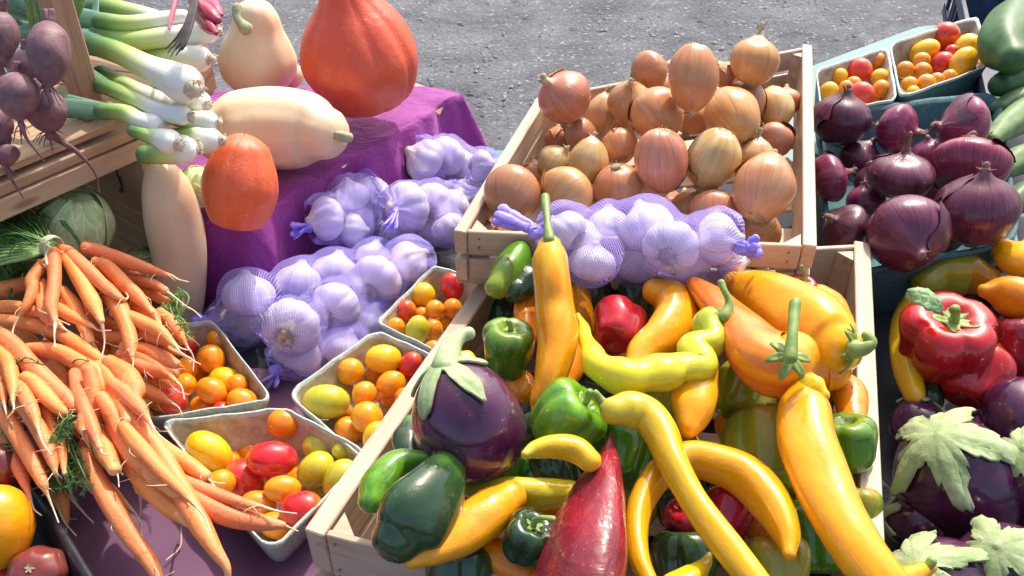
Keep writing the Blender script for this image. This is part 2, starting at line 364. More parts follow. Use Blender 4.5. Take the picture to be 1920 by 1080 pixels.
def onion(kind, px, py, rx, ang, tow, label, z, pile, asp=1., prf=None, mat=None, ln=.45, seed=0, group=None, roots=True, w=.16, nk=None, clamp=None):
    c, r = pile.put(px, py, rx * (1 + asp) / 2, z, .95, clamp); r = r * 2 / (1 + asp)
    ax = imgdir(ang, tow); red = kind == 'red_onion'
    prf = prf or PR_ONION
    t = empty(kind, c, label, 'onion', group)
    part('bulb', xf(lathe(prf, 44, 30, bump=.022, seed=seed, lobes=5, lamp=.008), c, ax, (r, r, r * asp), seed), M[mat or ('redonion' if red else 'onion')], t)
    part('neck', neck_tuft(c, ax, r * asp, seed, None, ln, w), M[nk or ('redneck' if red else 'neck')], t)
    if roots: part('roots', root_tuft(c, ax, r * asp, seed + 5), M['stub'], t)
    if seed % 2 == 0 or rx > 50:
        rs = random.Random(seed); pr = prof(prf, 30); V, Fc, C = [], [], []; A, B = 16, 12; a0 = rs.uniform(0, 6.28); wd = rs.uniform(.5, 1.0); s0 = rs.uniform(.30, .5); s1 = rs.uniform(.8, .93)
        for i in range(B + 1):
            for j in range(A + 1):
                u = (j / A - .5) * 2; v = i / B; s_ = s1 - (s1 - s0) * v * (1 - .35 * abs(math.sin(2.3 * u + seed))); k_ = s_ * (len(pr) - 1); j0 = min(int(k_), len(pr) - 2); f_ = k_ - j0
                rr_ = pr[j0][0] * (1 - f_) + pr[j0 + 1][0] * f_; zz_ = pr[j0][1] * (1 - f_) + pr[j0 + 1][1] * f_
                th = a0 + u * wd * (1 + .12 * math.sin(9 * v + seed)); o_ = .03 + .07 * v ** 3 + .05 * max(0, abs(u) - .7) / .3 * (1 + math.sin(7 * v)) * .5
                V.append(Vector((math.cos(th) * (rr_ + o_), math.sin(th) * (rr_ + o_), zz_))); C.append((math.cos(th) + 3, math.sin(th), .5))
        Fc = [(i * (A + 1) + j, i * (A + 1) + j + 1, (i + 1) * (A + 1) + j + 1, (i + 1) * (A + 1) + j) for i in range(B) for j in range(A)]
        part('loose_skin', xf((V, Fc, C), c, ax, (r, r, r * asp), seed), M['redonion' if red else 'onion'], t)
    return t
def tomato(px, py, rx, label, mat, z, pile, asp=1., ang=0, tow=10, cat='tomato', name='cherry_tomato', group=None, seed=0, ratio=.96, clamp=None):
    c, r = pile.put(px, py, rx * (2 + asp) / 3 if asp > 1 else rx, z, ratio, clamp)
    r = r * 3 / (2 + asp) if asp > 1 else r
    ax = imgdir(ang, tow)
    sc_ = (r, r, r * asp)
    t = solo(name, xf(lathe(PR_TOM, 28, 18, bump=.012, seed=seed), c, ax, sc_, seed), mat, c, label, cat, group)
    return t
# ---------------------------------------------------------------- carrots
def carrot(path, z, label, seed, tail=None, group='loose and bunched carrots', z1=None, mat=None, n=16):
    """path of (px,py,r[,z]) from crown to tip"""
    z1 = z if z1 is None else z1; m = len(path); pts, rad = [], []
    for i, q in enumerate(path):
        zz = q[3] if len(q) > 3 else z + (z1 - z) * i / (m - 1)
        pts.append(P(q[0], q[1], zz)); rad.append(q[2] * .94 * dep(q[0], q[1], zz) / F)
    b = tube(pts, rad, n, bump=.035, seed=seed, sub=7)
    c = cen(b); t = empty('carrot', c, label, 'carrot', group)
    part('root', b, mat or M['carrot'], t)
    rs = random.Random(seed)
    if tail:
        zt = path[-1][3] if len(path[-1]) > 3 else z1
        tp = [pts[-1]]; 
        for k, q in enumerate(tail): tp.append(P(q[0], q[1], q[2] if len(q) > 2 else zt - .004 * k))
    else:
        d = (pts[-1] - pts[-2]).normalized(); l = rs.uniform(.015, .04)
        tp = [pts[-1], pts[-1] + d * l * .5 + Vector((0, 0, -.003)), pts[-1] + d * l + Vector((rs.uniform(-.01, .01), rs.uniform(-.01, .01), -.006))]
    m2 = len(tp); rr = [min(.0028, max(rad[-1] * .8, .0014))] + [.0013 - .0007 * k / m2 for k in range(1, m2)]
    part('root_tip', tube(tp, rr, 7, sub=6, seed=seed, cap=(False, True)), M['roottip'], t)
    hp = []
    for k in range(7):
        i = rs.randint(1, m - 1); f = rs.random(); q = pts[i - 1].lerp(pts[i], f); rq = rad[i - 1] * (1 - f) + rad[i] * f
        d = Vector((rs.uniform(-1, 1), rs.uniform(-1, .3), rs.uniform(-.1, .9))).normalized(); l = rs.uniform(.008, .026); s0 = q + d * rq * .9; e = Vector((rs.uniform(-1, 1), rs.uniform(-1, 1), rs.uniform(-1, .2))).normalized()
        hp.append(tube([s0, s0 + d * .004 + e * l * .5, s0 + e * l + Vector((0, 0, -.003))], [.0006, .0005, .0003], 4, sub=3, cap=(False, False)))
    part('root_hairs', merge(hp), M['roottip'], t)['kind'] = 'stuff'
    return t
# ---------------------------------------------------------------- peppers
def rpath(path, z, z1=None):
    z1 = z if z1 is None else z1; m = len(path); pts, rad = [], []
    for i, q in enumerate(path):
        zz = q[3] if len(q) > 3 else z + (z1 - z) * i / (m - 1)
        pts.append(P(q[0], q[1], zz)); rad.append(q[2] * dep(q[0], q[1], zz) / F)
    return pts, rad
def star(c, axis, r, seed, n=6, depth=.5, th=.0015):
    """calyx: a lobed disc hugging the shoulders"""
    rs = random.Random(seed); a0 = rs.uniform(0, 6); V, Fc, C = [], [], []; S, K = 48, 5
    for side in (0, 1):
        for i in range(K + 1):
            for k in range(S):
                a = 2 * math.pi * k / S; R = r * (.72 + .28 * math.cos(n * a + a0) + .05 * math.sin(3 * a + a0))
                q = R * i / K
                V.append(Vector((math.cos(a) * q, math.sin(a) * q, -depth * r * (q / r) ** 2 + r * .12 * math.cos(2 * n * a) * (i / K) * .3 + (th if side == 0 else -th)))); C.append((math.cos(a), math.sin(a), i / K))
        o = side * (K + 1) * S
        for i in range(K):
            for k in range(S):
                k2 = (k + 1) % S; q = (o + i * S + k, o + (i + 1) * S + k, o + (i + 1) * S + k2, o + i * S + k2)
                Fc.append(q if side == 0 else q[::-1])
    o2 = (K + 1) * S
    for k in range(S): k2 = (k + 1) % S; Fc.append((K * S + k, o2 + K * S + k, o2 + K * S + k2, K * S + k2))
    return xf((V, Fc, C), c, axis)
def long_pepper(path, z, label, mat, z1=None, stem=None, seed=0, lobes=3, lamp=.07, ripple=(0, 0), bump=.03, cat='pepper', name='long_pepper', group='peppers in the wooden crate', cal=1., n=30, flat=1., stemr=8, calyx=True, calpos=None):
    pts, rad = rpath(path, z, z1)
    b = tube(pts, rad, n, lobes=lobes, lamp=lamp, ripple=ripple, bump=bump, seed=seed, sub=9, flat=flat)
    c = cen(b); t = empty(name, c, label, cat, group); part('fruit', b, mat, t)
    if stem:
        sp = [P(q[0], q[1], q[3] if len(q) > 3 else (path[0][3] if len(path[0]) > 3 else z) + .004 * i) for i, q in enumerate(stem)]
        sr = [q[2] * dep(q[0], q[1], z) / F for q in stem]
        d = (sp[1] - sp[0]).normalized()
        s = part('stem', tube(sp, sr, 12, bump=.06, seed=seed, sub=6, lobes=5, lamp=.06), M['stem'], t)
        if calyx:
            a = (pts[0] - pts[1]).normalized(); a = (a + d * .6).normalized()
            if calpos: part('calyx', star(P(*calpos[:3]), imgdir(calpos[4], calpos[5]), calpos[3] * dep(*calpos[:3]) / F, seed, 6, .35), M['stem'], s)
            else: part('calyx', star(pts[0] + a * rad[0] * .80, a, max(rad[0] * .8, sr[0] * 1.6) * cal, seed), M['stem'], s)
    return t
def bell(px, py, r, z, ang, tow, label, mat, seed=0, asp=1., stem=None, lobes=4, group='peppers in the wooden crate', w=1., name='bell_pepper', stl=.55, sbend=30, cal=.42):
    c = P(px, py, z); rr = r * dep(px, py, z) / F; ax = imgdir(ang, tow)
    t = empty(name, c, label, 'pepper', group)
    part('fruit', xf(lathe(PR_BELL, 56, 40, lobes=lobes, lamp=.055, sharp=True, bump=.03, seed=seed), c, ax, (rr * w, rr, rr * asp), seed * 1.3), mat, t)
    if stem is not False:
        b = c + ax * rr * asp * .62; a2 = imgdir(ang + sbend, tow)
        s = part('stem', tube([b, b + ax * rr * stl * .5, b + (ax + a2).normalized() * rr * stl], [rr * .15, rr * .10, rr * .12], 12, lobes=5, lamp=.08, bump=.05, seed=seed), M['stem'], t)
        part('calyx', star(b + ax * rr * .10, ax, rr * cal, seed, 5, -.25), M['stem'], s)
    return t
def eggplant(px, py, r, z, ang, tow, label, seed=0, asp=1.05, stem=None, lobe=.30, group='eggplants', roll=0., srad=.17, prf=None, leafy=False):
    c = P(px, py, z); rr = r * dep(px, py, z) / F; ax = imgdir(ang, tow); pf = prf or PR_EGGPL
    t = empty('eggplant', c, label, 'eggplant', group)
    part('fruit', xf(lathe(pf, 56, 44, bump=.02, seed=seed, lobes=3, lamp=.012), c, ax, (rr, rr, rr * asp), roll), M['eggplant'], t)
    rs = random.Random(seed); ph = rs.uniform(0, 6)
    L5 = [rs.uniform(.75, 1.25) for _ in range(5)]
    def v1(th):
        a = (th + ph) % 6.28318; k = int(a / 6.28318 * 5) % 5; u = abs(math.sin(5 * a / 2))
        if leafy: return lobe * (.55 + .62 * L5[k] * u ** 1.3 + .07 * math.sin(13 * a + k * 2) + .05 * math.sin(29 * a) + .03 * math.sin(47 * a))
        return lobe * (.42 + .95 * L5[k] * u ** 1.9 + .05 * math.sin(17 * a + k) * u + .03 * math.sin(31 * a))
    sh = lathe(pf, 120, 30, bump=.02, seed=seed, lobes=3, lamp=.012, v1=v1, off=.03)
    for i_, v_ in enumerate(sh[0]):   # ribs down each sepal and curling edges
        a = (math.atan2(v_.y, v_.x) + ph) % 6.28318; u = abs(math.sin(5 * a / 2)); w_ = 1 + (.038 if leafy else .018) * math.sin(10 * a + (2 * v_.z if leafy else 0)) * min(1, 2.2 * (1 - sh[2][i_][2]) / max(lobe, .1)) + (.02 * math.sin(37 * v_.x) * math.sin(31 * v_.z) if leafy else 0) + .030 * (1 - min(sh[2][i_][2], 1) * 0) * max(0, .6 - u) * 0 + .012 * math.sin(23 * a + 9 * v_.z)
        q_ = 1 - sh[2][i_][2]; lift = (q_ / max(lobe, .1)) ** 2 * (.09 if leafy else .03) * (.5 + .5 * math.sin(7 * a + seed)) ; w_ += lift
        v_.x *= w_; v_.y *= w_
    ca = xf(sh, c, ax, (rr, rr, rr * asp), roll)
    co = part('calyx', ca, M['calyx'], t); md = co.modifiers.new('thick', 'SOLIDIFY'); md.thickness = .0034; md.offset = 1
    if stem:
        sp = [P(q[0], q[1], z + rr * .9 + (q[3] if len(q) > 3 else 0)) for q in stem]; sr = [q[2] * dep(q[0], q[1], z + rr) / F for q in stem]
        sp = [c + ax * rr * asp * .95] + sp; sr = [sr[0] * 1.5] + sr
        part('stem', tube(sp, sr, 14, bump=.05, seed=seed, lobes=5, lamp=.06), M['calyx'], co)
    return t
# ---------------------------------------------------------------- baskets
def quad_loop(q, cr=.16, k=5, scale=1., dz=0.):
    """rounded quadrilateral through four world corners"""
    q = [Vector(a) for a in q]; c = sum(q, Vector()) / 4; q = [c + (a - c) * scale for a in q]; out = []
    for i in range(4):
        a, b, d = q[i - 1], q[i], q[(i + 1) % 4]
        p0 = b + (a - b) * cr; p2 = b + (d - b) * cr
        for j in range(k):
            t = j / (k - 1); out.append((1 - t) ** 2 * p0 + 2 * t * (1 - t) * b + t * t * p2)
        nx = d + (b - d) * cr
        for j in range(1, 6): out.append(p2 + (nx - p2) * j / 6)
    return [v + Vector((0, 0, dz)) for v in out]
def basket(name, corners, h, label, cat, mat_out, mat_in, taper=.84, th=.0035, rim=.004, sag=.004, cr=.12, seed=0, group=None):
    rs = random.Random(seed); ph = rs.uniform(0, 6)
    loops = []
    spec = [(taper, -h, 'o'), ((1 + taper) / 2, -h * .5, 'o'), (.985, -.012, 'o'), (1.012, -.004, 'r'), (1.015, 0.002, 'r'), (.985, .002, 'r'), (.965, -.004, 'i'), (.95, -.012, 'i'), ((.94 + taper - .05) / 2, -h * .5, 'i'), (taper - .05, -h + .004, 'i'), (.02, -h + .004, 'i')]
    for s, dz, _ in spec: loops.append(quad_loop(corners, cr, 5, s, dz))
    m = len(loops[0]); V, Fc, C = [], [], []
    for li, lp in enumerate(loops):
        for k, v in enumerate(lp):
            f = 1 if 1 < li < 8 else .3
            V.append(v + Vector((0, 0, f * (sag * math.sin(2 * math.pi * 2 * k / m + ph) + .0012 * math.sin(2 * math.pi * 13 * k / m + ph))))); C.append((k * .02, li * .02, 0))
    def band(a, b):
        return [(i * m + k, i * m + (k + 1) % m, (i + 1) * m + (k + 1) % m, (i + 1) * m + k) for i in range(a, b) for k in range(m)]
    c = sum([Vector(x) for x in corners], Vector()) / 4 - Vector((0, 0, h))
    t = empty(name, c, label, cat, group)
    fo = [tuple(range(m))[::-1]]
    part('outer_wall', (V[:4 * m], [f for f in band(0, 3)] + fo, C[:4 * m]), mat_out, t)
    part('rim', (V[3 * m:7 * m], [tuple(i - 0 for i in f) for f in [(i * m + k, i * m + (k + 1) % m, (i + 1) * m + (k + 1) % m, (i + 1) * m + k) for i in range(0, 3) for k in range(m)]], C[3 * m:7 * m]), M['rimpulp'] if mat_out is M['pulpteal'] else mat_out, t)
    part('inner_wall', (V[6 * m:], [(i * m + k, i * m + (k + 1) % m, (i + 1) * m + (k + 1) % m, (i + 1) * m + k) for i in range(0, 4) for k in range(m)], C[6 * m:]), mat_in, t)
    return t
# ---------------------------------------------------------------- garlic
def garlic(c, r, ax, label, seed, group):
    t = empty('garlic_bulb', c, label, 'garlic', group)
    part('bulb', xf(lathe(PR_GARLIC, 60, 30, lobes=9, lamp=.030, sharp=True, bump=.03, seed=seed), c, ax, r, seed), M['garlic'], t)
    part('root_base', root_tuft(c + ax * r * .24, ax, r, seed, 34, .16, .34), M['garlicroot'], t)
    return t
def net_bag(balls, knots, label, tails, seed, nt_=110, nth=84, k=.020, group='garlic in violet net bags'):
    """stretched net over the bulbs: marched envelope round a line from knot to knot, plus twisted ends"""
    A, B = knots; S = np.array([list(c) for c, r in balls]); Rr = np.array([r for c, r in balls])
    order = np.argsort((S - np.array(A)) @ np.array(B - A))
    # line through smoothed centres
    d = np.array(B - A); Ld = np.linalg.norm(d); d = d / Ld
    tt = (S - np.array(A)) @ d / Ld
    def axis_pt(t):
        w_ = np.exp(-((tt - t) / .16) ** 2) + 1e-9; q = (S * w_[:, None]).sum(0) / w_.sum(); lin = np.array(A) + d * Ld * t
        q = q + d * ((lin - q) @ d); e = min(1, min(t, 1 - t) / .14); e = e * e * (3 - 2 * e)
        return lin * (1 - e) + q * e
    i0, i1 = order[0], order[-1]
    caps = [(np.array(A), S[i0], .007, Rr[i0] * .75), (np.array(B), S[i1], .007, Rr[i1] * .75)]
    def sdf(p):
        v = [np.linalg.norm(p[None] - S[i][None, None], axis=-1)[0] if False else np.linalg.norm(p - S[i], axis=-1) - Rr[i] * 1.07 for i in range(len(S))]
        for a, b, ra, rb in caps:
            ab = b - a; h = np.clip(((p - a) @ ab) / (ab @ ab), 0, 1); v.append(np.linalg.norm(p - a - h[..., None] * ab, axis=-1) - (ra + (rb - ra) * h))
        v = np.stack(v); mn = v.min(0); return mn - k * np.log(np.exp(-(v - mn) / k).sum(0))* .55
    ts = np.linspace(0, 1, nt_); ax = np.array([axis_pt(t) for t in ts])
    for _ in range(6): ax[1:-1] = (ax[:-2] + ax[1:-1] * 2 + ax[2:]) / 4
    e1 = Vector(d).orthogonal().normalized(); e2 = Vector(d).cross(e1); e1 = np.array(e1); e2 = np.array(e2)
    th = np.linspace(0, 2 * np.pi, nth, endpoint=False); dirs = np.cos(th)[:, None] * e1 + np.sin(th)[:, None] * e2
    rad = np.full((nt_, nth), .16)
    for _ in range(60):
        p = ax[:, None, :] + dirs[None] * rad[..., None]; dd = sdf(p); rad = np.maximum(rad - np.maximum(dd, 0) * .7 + np.minimum(dd, 0) * -.0, .004)
    raw = rad.copy()
    for _ in range(3): rad = (rad + np.roll(rad, 1, 1) + np.roll(rad, -1, 1)) / 3; rad[1:-1] = (rad[:-2] + rad[1:-1] * 2 + rad[2:]) / 4
    rad = np.maximum(rad, raw)
    e = np.clip(np.minimum(ts, 1 - ts) / .22, 0, 1)[:, None]
    rad = rad * (1 + (1 - e) * .10 * np.sin(13 * th + seed)[None]) + .0012 * np.sin(9 * th[None] + 30 * ts[:, None] + seed)
    p = ax[:, None, :] + dirs[None] * rad[..., None]
    V = [Vector(x) for x in p.reshape(-1, 3)]; C = []
    ncell = 78; pitch = .0042
    for i in range(nt_):
        for j in range(nth + 0): C.append((j / nth, ts[i] * Ld * 1.35 / pitch, 0))
    Fc = [(i * nth + j, i * nth + (j + 1) % nth, (i + 1) * nth + (j + 1) % nth, (i + 1) * nth + j) for i in range(nt_ - 1) for j in range(nth)]
    # duplicate seam column so the thread coordinate is continuous
    for i in range(nt_): V.append(V[i * nth].copy()); C.append((1.0, C[i * nth][1], 0))
    o = nt_ * nth
    Fc = [tuple((o + (v // nth) if (v % nth == 0 and f[0] % nth == nth - 1) else v) for v in f) for f in Fc]
    c = sum([Vector(x) for x in S], Vector()) / len(S)
    t = empty('garlic_net', c, label, 'net bag', group)
    part('net', (V, Fc, C), M['net'], t)
    rs = random.Random(seed)
    for kn, tl in zip((A, B), tails):
        if not tl: continue
        pr = []
        dv = (tl - kn); a = dv.normalized(); o1 = a.orthogonal().normalized(); o2 = a.cross(o1)
        pr.append(tube([kn - a * .004, kn + o1 * .004, kn + a * .005 - o1 * .002], [.008, .0095, .007], 12, bump=.25, seed=seed, sub=4))
        for q in range(5):
            an = q * 1.26 + rs.uniform(-.3, .3); dd = o1 * math.cos(an) + o2 * math.sin(an)
            pr.append(tube([kn + dd * .002, kn + a * dv.length * .5 + dd * .005, kn + a * dv.length * rs.uniform(.85, 1.1) + dd * rs.uniform(.007, .013)], [.005, .0055, .0065], 9, bump=.3, seed=seed + q, sub=4, flat=.35))
        part('knot', merge(pr), M['netknot'], t)
    return t
# ---------------------------------------------------------------- more materials
M['carrot'] = None
def carrot_mat():
    m, nt, b = base_mat('carrot_skin', .55)
    b.inputs['Subsurface Weight'].default_value = .12; b.inputs['Subsurface Radius'].default_value = (.01, .004, .001)
    s = sepv(nt); rings = noise(nt, coords(nt, (.9, .9, 26)), 1.6, 3, .6, .4); g = noise(nt, coords(nt, (1, 1, 2)), 1.3, 3)
    col = ramp(nt, g, [(.3, (.76, .205, .048)), (.7, (.84, .30, .090))])
    col = mix(nt, ramp(nt, rings, [(.30, (.8, .8, .8)), (.40, (0, 0, 0))]), col, (.45, .14, .04))
    col = mix(nt, ramp(nt, rings, [(.66, (0, 0, 0)), (.76, (.5, .5, .5))]), col, (.85, .45, .20))
    col = mix(nt, ramp(nt, s, [(.86, (0, 0, 0)), (1., (.8, .8, .8))]), col, (.80, .46, .20))
    col = mix(nt, ramp(nt, s, [(.0, (.55, .55, .55)), (.05, (0, 0, 0))]), col, (.30, .26, .06))
    nt.links.new(vary(nt, col, .12, .012), b.inputs['Base Color']); bumpn(nt, b, rings, .5, .0025); return m
M['carrot'] = carrot_mat()
M['roottip'] = simple('pale_root_tip', (.62, .42, .24), (.80, .66, .46), .6, 40, .1)
M['stem'] = simple('green_stem', (.13, .22, .035), (.27, .36, .09), .5, 60, .5, .0015)
M['calyx'] = simple('pale_green_calyx', (.20, .29, .10), (.40, .46, .25), .65, 34, .9, .003)
M['yellow'] = glossy('yellow_pepper_skin', (.78, .47, .008), (.66, .43, .010), end=(.80, .44, .010), start=(.50, .44, .03), dent=.08)
M['tallorange'] = glossy('tall_orange_pepper_skin', (.86, .34, .010), (.82, .25, .006), start=(.88, .46, .02))
M['golden'] = glossy('golden_orange_pepper_skin', (.90, .36, .006), (.88, .29, .006), start=(.90, .46, .01))
M['goldyellow'] = glossy('gold_yellow_pepper_skin', (.82, .38, .006), (.78, .31, .005), coat=.4, dent=.1)
M['yellowgreen'] = glossy('yellow_green_pepper_skin', (.72, .62, .03), (.45, .48, .03), start=(.33, .42, .04), end=(.88, .68, .02))
M['yelloworange'] = glossy('golden_pepper_skin', (.88, .42, .010), (.84, .33, .008))
M['orange'] = glossy('orange_pepper_skin', (.88, .33, .008), (.80, .22, .006), end=(.85, .25, .01))
M['orangered'] = glossy('orange_red_pepper_skin', (.84, .24, .02), (.72, .12, .015), start=(.88, .36, .01))
M['red'] = glossy('red_pepper_skin', (.50, .012, .030), (.36, .008, .022), .14, coat=.5)
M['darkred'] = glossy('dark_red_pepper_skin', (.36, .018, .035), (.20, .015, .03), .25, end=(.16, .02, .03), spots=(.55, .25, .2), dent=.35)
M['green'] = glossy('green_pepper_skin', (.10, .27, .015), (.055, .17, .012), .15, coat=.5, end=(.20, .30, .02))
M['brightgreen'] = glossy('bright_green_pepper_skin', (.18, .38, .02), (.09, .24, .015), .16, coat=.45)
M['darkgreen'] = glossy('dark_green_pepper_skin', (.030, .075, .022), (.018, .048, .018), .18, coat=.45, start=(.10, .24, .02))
M['greenyellow'] = glossy('ripening_pepper_skin', (.20, .28, .02), (.34, .30, .02), .2, end=(.42, .20, .01))
M['eggplant'] = glossy('eggplant_skin', (.095, .018, .065), (.050, .010, .038), .20, sss=.02, coat=.5, end=(.060, .016, .038), spots=(.16, .07, .09))
def tom(name, c1, c2, end=None): return glossy(name, c1, c2, .14, sss=.2, coat=.5, end=end, dent=.0, tip=(.12, .13, .03))
M['tred'] = tom('red_tomato_skin', (.72, .045, .025), (.58, .022, .02), (.75, .20, .03))
M['tor'] = tom('orange_tomato_skin', (.86, .26, .008), (.82, .34, .012))
M['tyel'] = tom('yellow_tomato_skin', (.88, .52, .012), (.84, .42, .010))
M['tlime'] = tom('lime_tomato_skin', (.60, .52, .025), (.42, .44, .03), (.74, .50, .03))
M['tdark'] = tom('dark_heirloom_skin', (.24, .045, .03), (.10, .035, .035), (.20, .04, .03))
M['net'] = None
def net_mat():
    m, nt, b = base_mat('violet_net', .5); L = nt.links
    b.inputs['Base Color'].default_value = (.38, .31, .86, 1); b.inputs['Sheen Weight'].default_value = .6; b.inputs['Sheen Tint'].default_value = (.6, .55, 1, 1)
    s = N(nt, 'ShaderNodeSeparateXYZ'); a = N(nt, 'ShaderNodeAttribute', attribute_name='cyl'); L.new(a.outputs['Vector'], s.inputs[0])
    u = N(nt, 'ShaderNodeMath', operation='MULTIPLY'); u.inputs[1].default_value = 64; L.new(s.outputs[0], u.inputs[0])
    outs = []
    for op in ('ADD', 'SUBTRACT'):
        x = N(nt, 'ShaderNodeMath', operation=op); L.new(u.outputs[0], x.inputs[0]); L.new(s.outputs[1], x.inputs[1])
        f = N(nt, 'ShaderNodeMath', operation='FRACT'); L.new(x.outputs[0], f.inputs[0])
        c = N(nt, 'ShaderNodeMath', operation='LESS_THAN'); c.inputs[1].default_value = .20; L.new(f.outputs[0], c.inputs[0]); outs.append(c.outputs[0])
    mx = N(nt, 'ShaderNodeMath', operation='MAXIMUM'); L.new(outs[0], mx.inputs[0]); L.new(outs[1], mx.inputs[1])
    L.new(mx.outputs[0], b.inputs['Alpha'])
    return m
M['net'] = net_mat()
M['netknot'] = simple('violet_net_knot', (.20, .14, .72), (.42, .34, .92), .5, 90, .5, .001)
M['pulpteal'] = simple('teal_pulp', (.10, .22, .20), (.19, .33, .29), .9, 120, .9, .002)
M['pulpgrey'] = simple('grey_pulp', (.30, .36, .32), (.50, .54, .48), .9, 130, .9, .002)
M['rimpulp'] = simple('bleached_pulp_rim', (.38, .48, .44), (.66, .70, .64), .9, 160, .6, .0012)
M['pulpin'] = simple('brownish_pulp', (.27, .23, .16), (.52, .46, .36), .95, 60, .9, .002)
M['pulpdark'] = simple('dark_teal_pulp', (.035, .10, .11), (.07, .16, .17), .8, 90, .5, .0015)
M['blackplastic'] = simple('black_plastic', (.012, .014, .018), (.025, .028, .034), .35, 60, .1)
M['navy'] = simple('navy_plastic', (.012, .018, .05), (.03, .045, .10), .45, 40, .2)
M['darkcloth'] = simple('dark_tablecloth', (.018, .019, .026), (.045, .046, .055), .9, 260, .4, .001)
M['teal'] = simple('teal_paint', (.035, .15, .15), (.055, .19, .185), .5, 6, .1, rnd=False)
M['metal'] = simple('grey_metal', (.2, .2, .2), (.3, .3, .3), .4, 20, .1, Metallic=.8)
M['cabbage'] = None
def cabbage_mat(name='cabbage_leaf', a=(.38, .54, .17), b_=(.60, .70, .34), vein=(.70, .76, .50)):
    m, nt, b = base_mat(name, .5); b.inputs['Subsurface Weight'].default_value = .1; b.inputs['Subsurface Radius'].default_value = (.005, .01, .003)
    g = noise(nt, coords(nt, (1.5, 1.5, 2.5)), 1.6, 5, .65, .5); col = ramp(nt, g, [(.3, a), (.7, b_)])
    vo = N(nt, 'ShaderNodeTexVoronoi', feature='DISTANCE_TO_EDGE'); vo.inputs['Scale'].default_value = 1.; nt.links.new(coords(nt, (2.6, 2.6, 3.2)), vo.inputs['Vector'])
    v = ramp(nt, vo.outputs['Distance'], [(.0, (1, 1, 1)), (.07, (0, 0, 0))]); col = mix(nt, v, col, vein)
    nt.links.new(vary(nt, col, .08, .008), b.inputs['Base Color']); n1 = bumpn(nt, b, vo.outputs['Distance'], .5, .004); bumpn(nt, b, g, .4, .003, n1); return m
M['cabbage'] = cabbage_mat()
M['cabbagedark'] = cabbage_mat('outer_cabbage_leaf', (.10, .22, .07), (.20, .34, .12), (.34, .46, .24))
def squash_mat(name, c1, c2, c3, rough=.42, pores=None, bump=.4):
    m, nt, b = base_mat(name, rough); b.inputs['Subsurface Weight'].default_value = .08; b.inputs['Subsurface Radius'].default_value = (.012, .006, .003)
    g = noise(nt, coords(nt, (1, 1, 1), False), 9, 5, .6, .4); col = ramp(nt, g, [(.3, c1), (.55, c2), (.8, c3)])
    st = noise(nt, coords(nt, (6, 6, .8)), 1.5, 3, .6); col = mix(nt, ramp(nt, st, [(.58, (0, 0, 0)), (.75, (.45, .45, .45))]), col, c3)
    if pores:
        f2 = noise(nt, coords(nt, (1, 1, 1), False), 70, 6, .75, 1.2); col = mix(nt, ramp(nt, f2, [(.58, (0, 0, 0)), (.72, (.8, .8, .8))]), col, pores)
        n1 = bumpn(nt, b, f2, .5, .003); bumpn(nt, b, g, bump, .004, n1)
    else: bumpn(nt, b, noise(nt, coords(nt, (1, 1, 1), False), 30, 4, .6), bump * .6, .003)
    nt.links.new(col, b.inputs['Base Color']); return m
M['butternut'] = squash_mat('butternut_skin', (.72, .50, .29), (.78, .58, .36), (.84, .68, .47))
M['kuri'] = squash_mat('red_squash_skin', (.66, .075, .035), (.72, .10, .04), (.76, .18, .07), .34, pores=(.76, .28, .18))
M['kurior'] = squash_mat('orange_red_squash_skin', (.72, .10, .03), (.78, .13, .04), (.80, .24, .08), .4, pores=(.82, .38, .20))
M['squashstem'] = simple('corky_squash_stem', (.22, .22, .12), (.46, .45, .28), .8, 45, .8, .002)
M['beet'] = None
def beet_mat():
    m, nt, b = base_mat('beet_skin', .6)
    g = noise(nt, coords(nt, (1, 1, 1), False), 38, 6, .7, .5); r = noise(nt, coords(nt, (1, 1, 12)), 1.5, 4, .6, .5)
    col = ramp(nt, g, [(.3, (.105, .045, .055)), (.55, (.195, .095, .11)), (.75, (.32, .19, .19))])
    col = mix(nt, ramp(nt, r, [(.6, (0, 0, 0)), (.72, (.7, .7, .7))]), col, (.09, .03, .04))
    nt.links.new(vary(nt, col, .12, .01), b.inputs['Base Color']); bumpn(nt, b, g, .5, .003); return m
M['beet'] = beet_mat()
M['beetroot'] = simple('beet_root_hair', (.10, .035, .05), (.24, .11, .12), .7, 60, .3)
def leek_mat():
    m, nt, b = base_mat('leek_skin', .38); s = sepv(nt); b.inputs['Subsurface Weight'].default_value = .12; b.inputs['Subsurface Radius'].default_value = (.006, .008, .003); b.inputs['Coat Weight'].default_value = .2
    col = ramp(nt, s, [(0, (.055, .15, .07)), (.2, (.16, .30, .06)), (.38, (.42, .56, .14)), (.58, (.66, .74, .38)), (.70, (.84, .85, .74)), (1, (.86, .83, .77))])
    st = noise(nt, coords(nt, (9, 9, .7)), 1.5, 3, .6); col = mix(nt, .4, col, ramp(nt, st, [(.35, (.66, .72, .6)), (.6, (1, 1, 1))]), 'MULTIPLY')
    nt.links.new(col, b.inputs['Base Color']); bumpn(nt, b, st, .25, .002); return m
M['leek'] = leek_mat()
M['leekleaf'] = simple('blue_green_leek_leaf', (.06, .15, .09), (.14, .26, .16), .5, 1.4, .3, .002, cyl=True, sc3=(5, 5, .6))
M['fern'] = simple('carrot_fern', (.045, .12, .018), (.12, .24, .05), .6, 50, 0)
M['fernlight'] = simple('light_carrot_fern', (.14, .26, .06), (.26, .38, .13), .6, 50, 0)
M['twine'] = simple('pale_twine', (.45, .42, .26), (.66, .62, .44), .8, 90, .5)
M['zuke'] = simple('zucchini_skin', (.025, .085, .02), (.06, .15, .035), .5, 60, .2, .002)
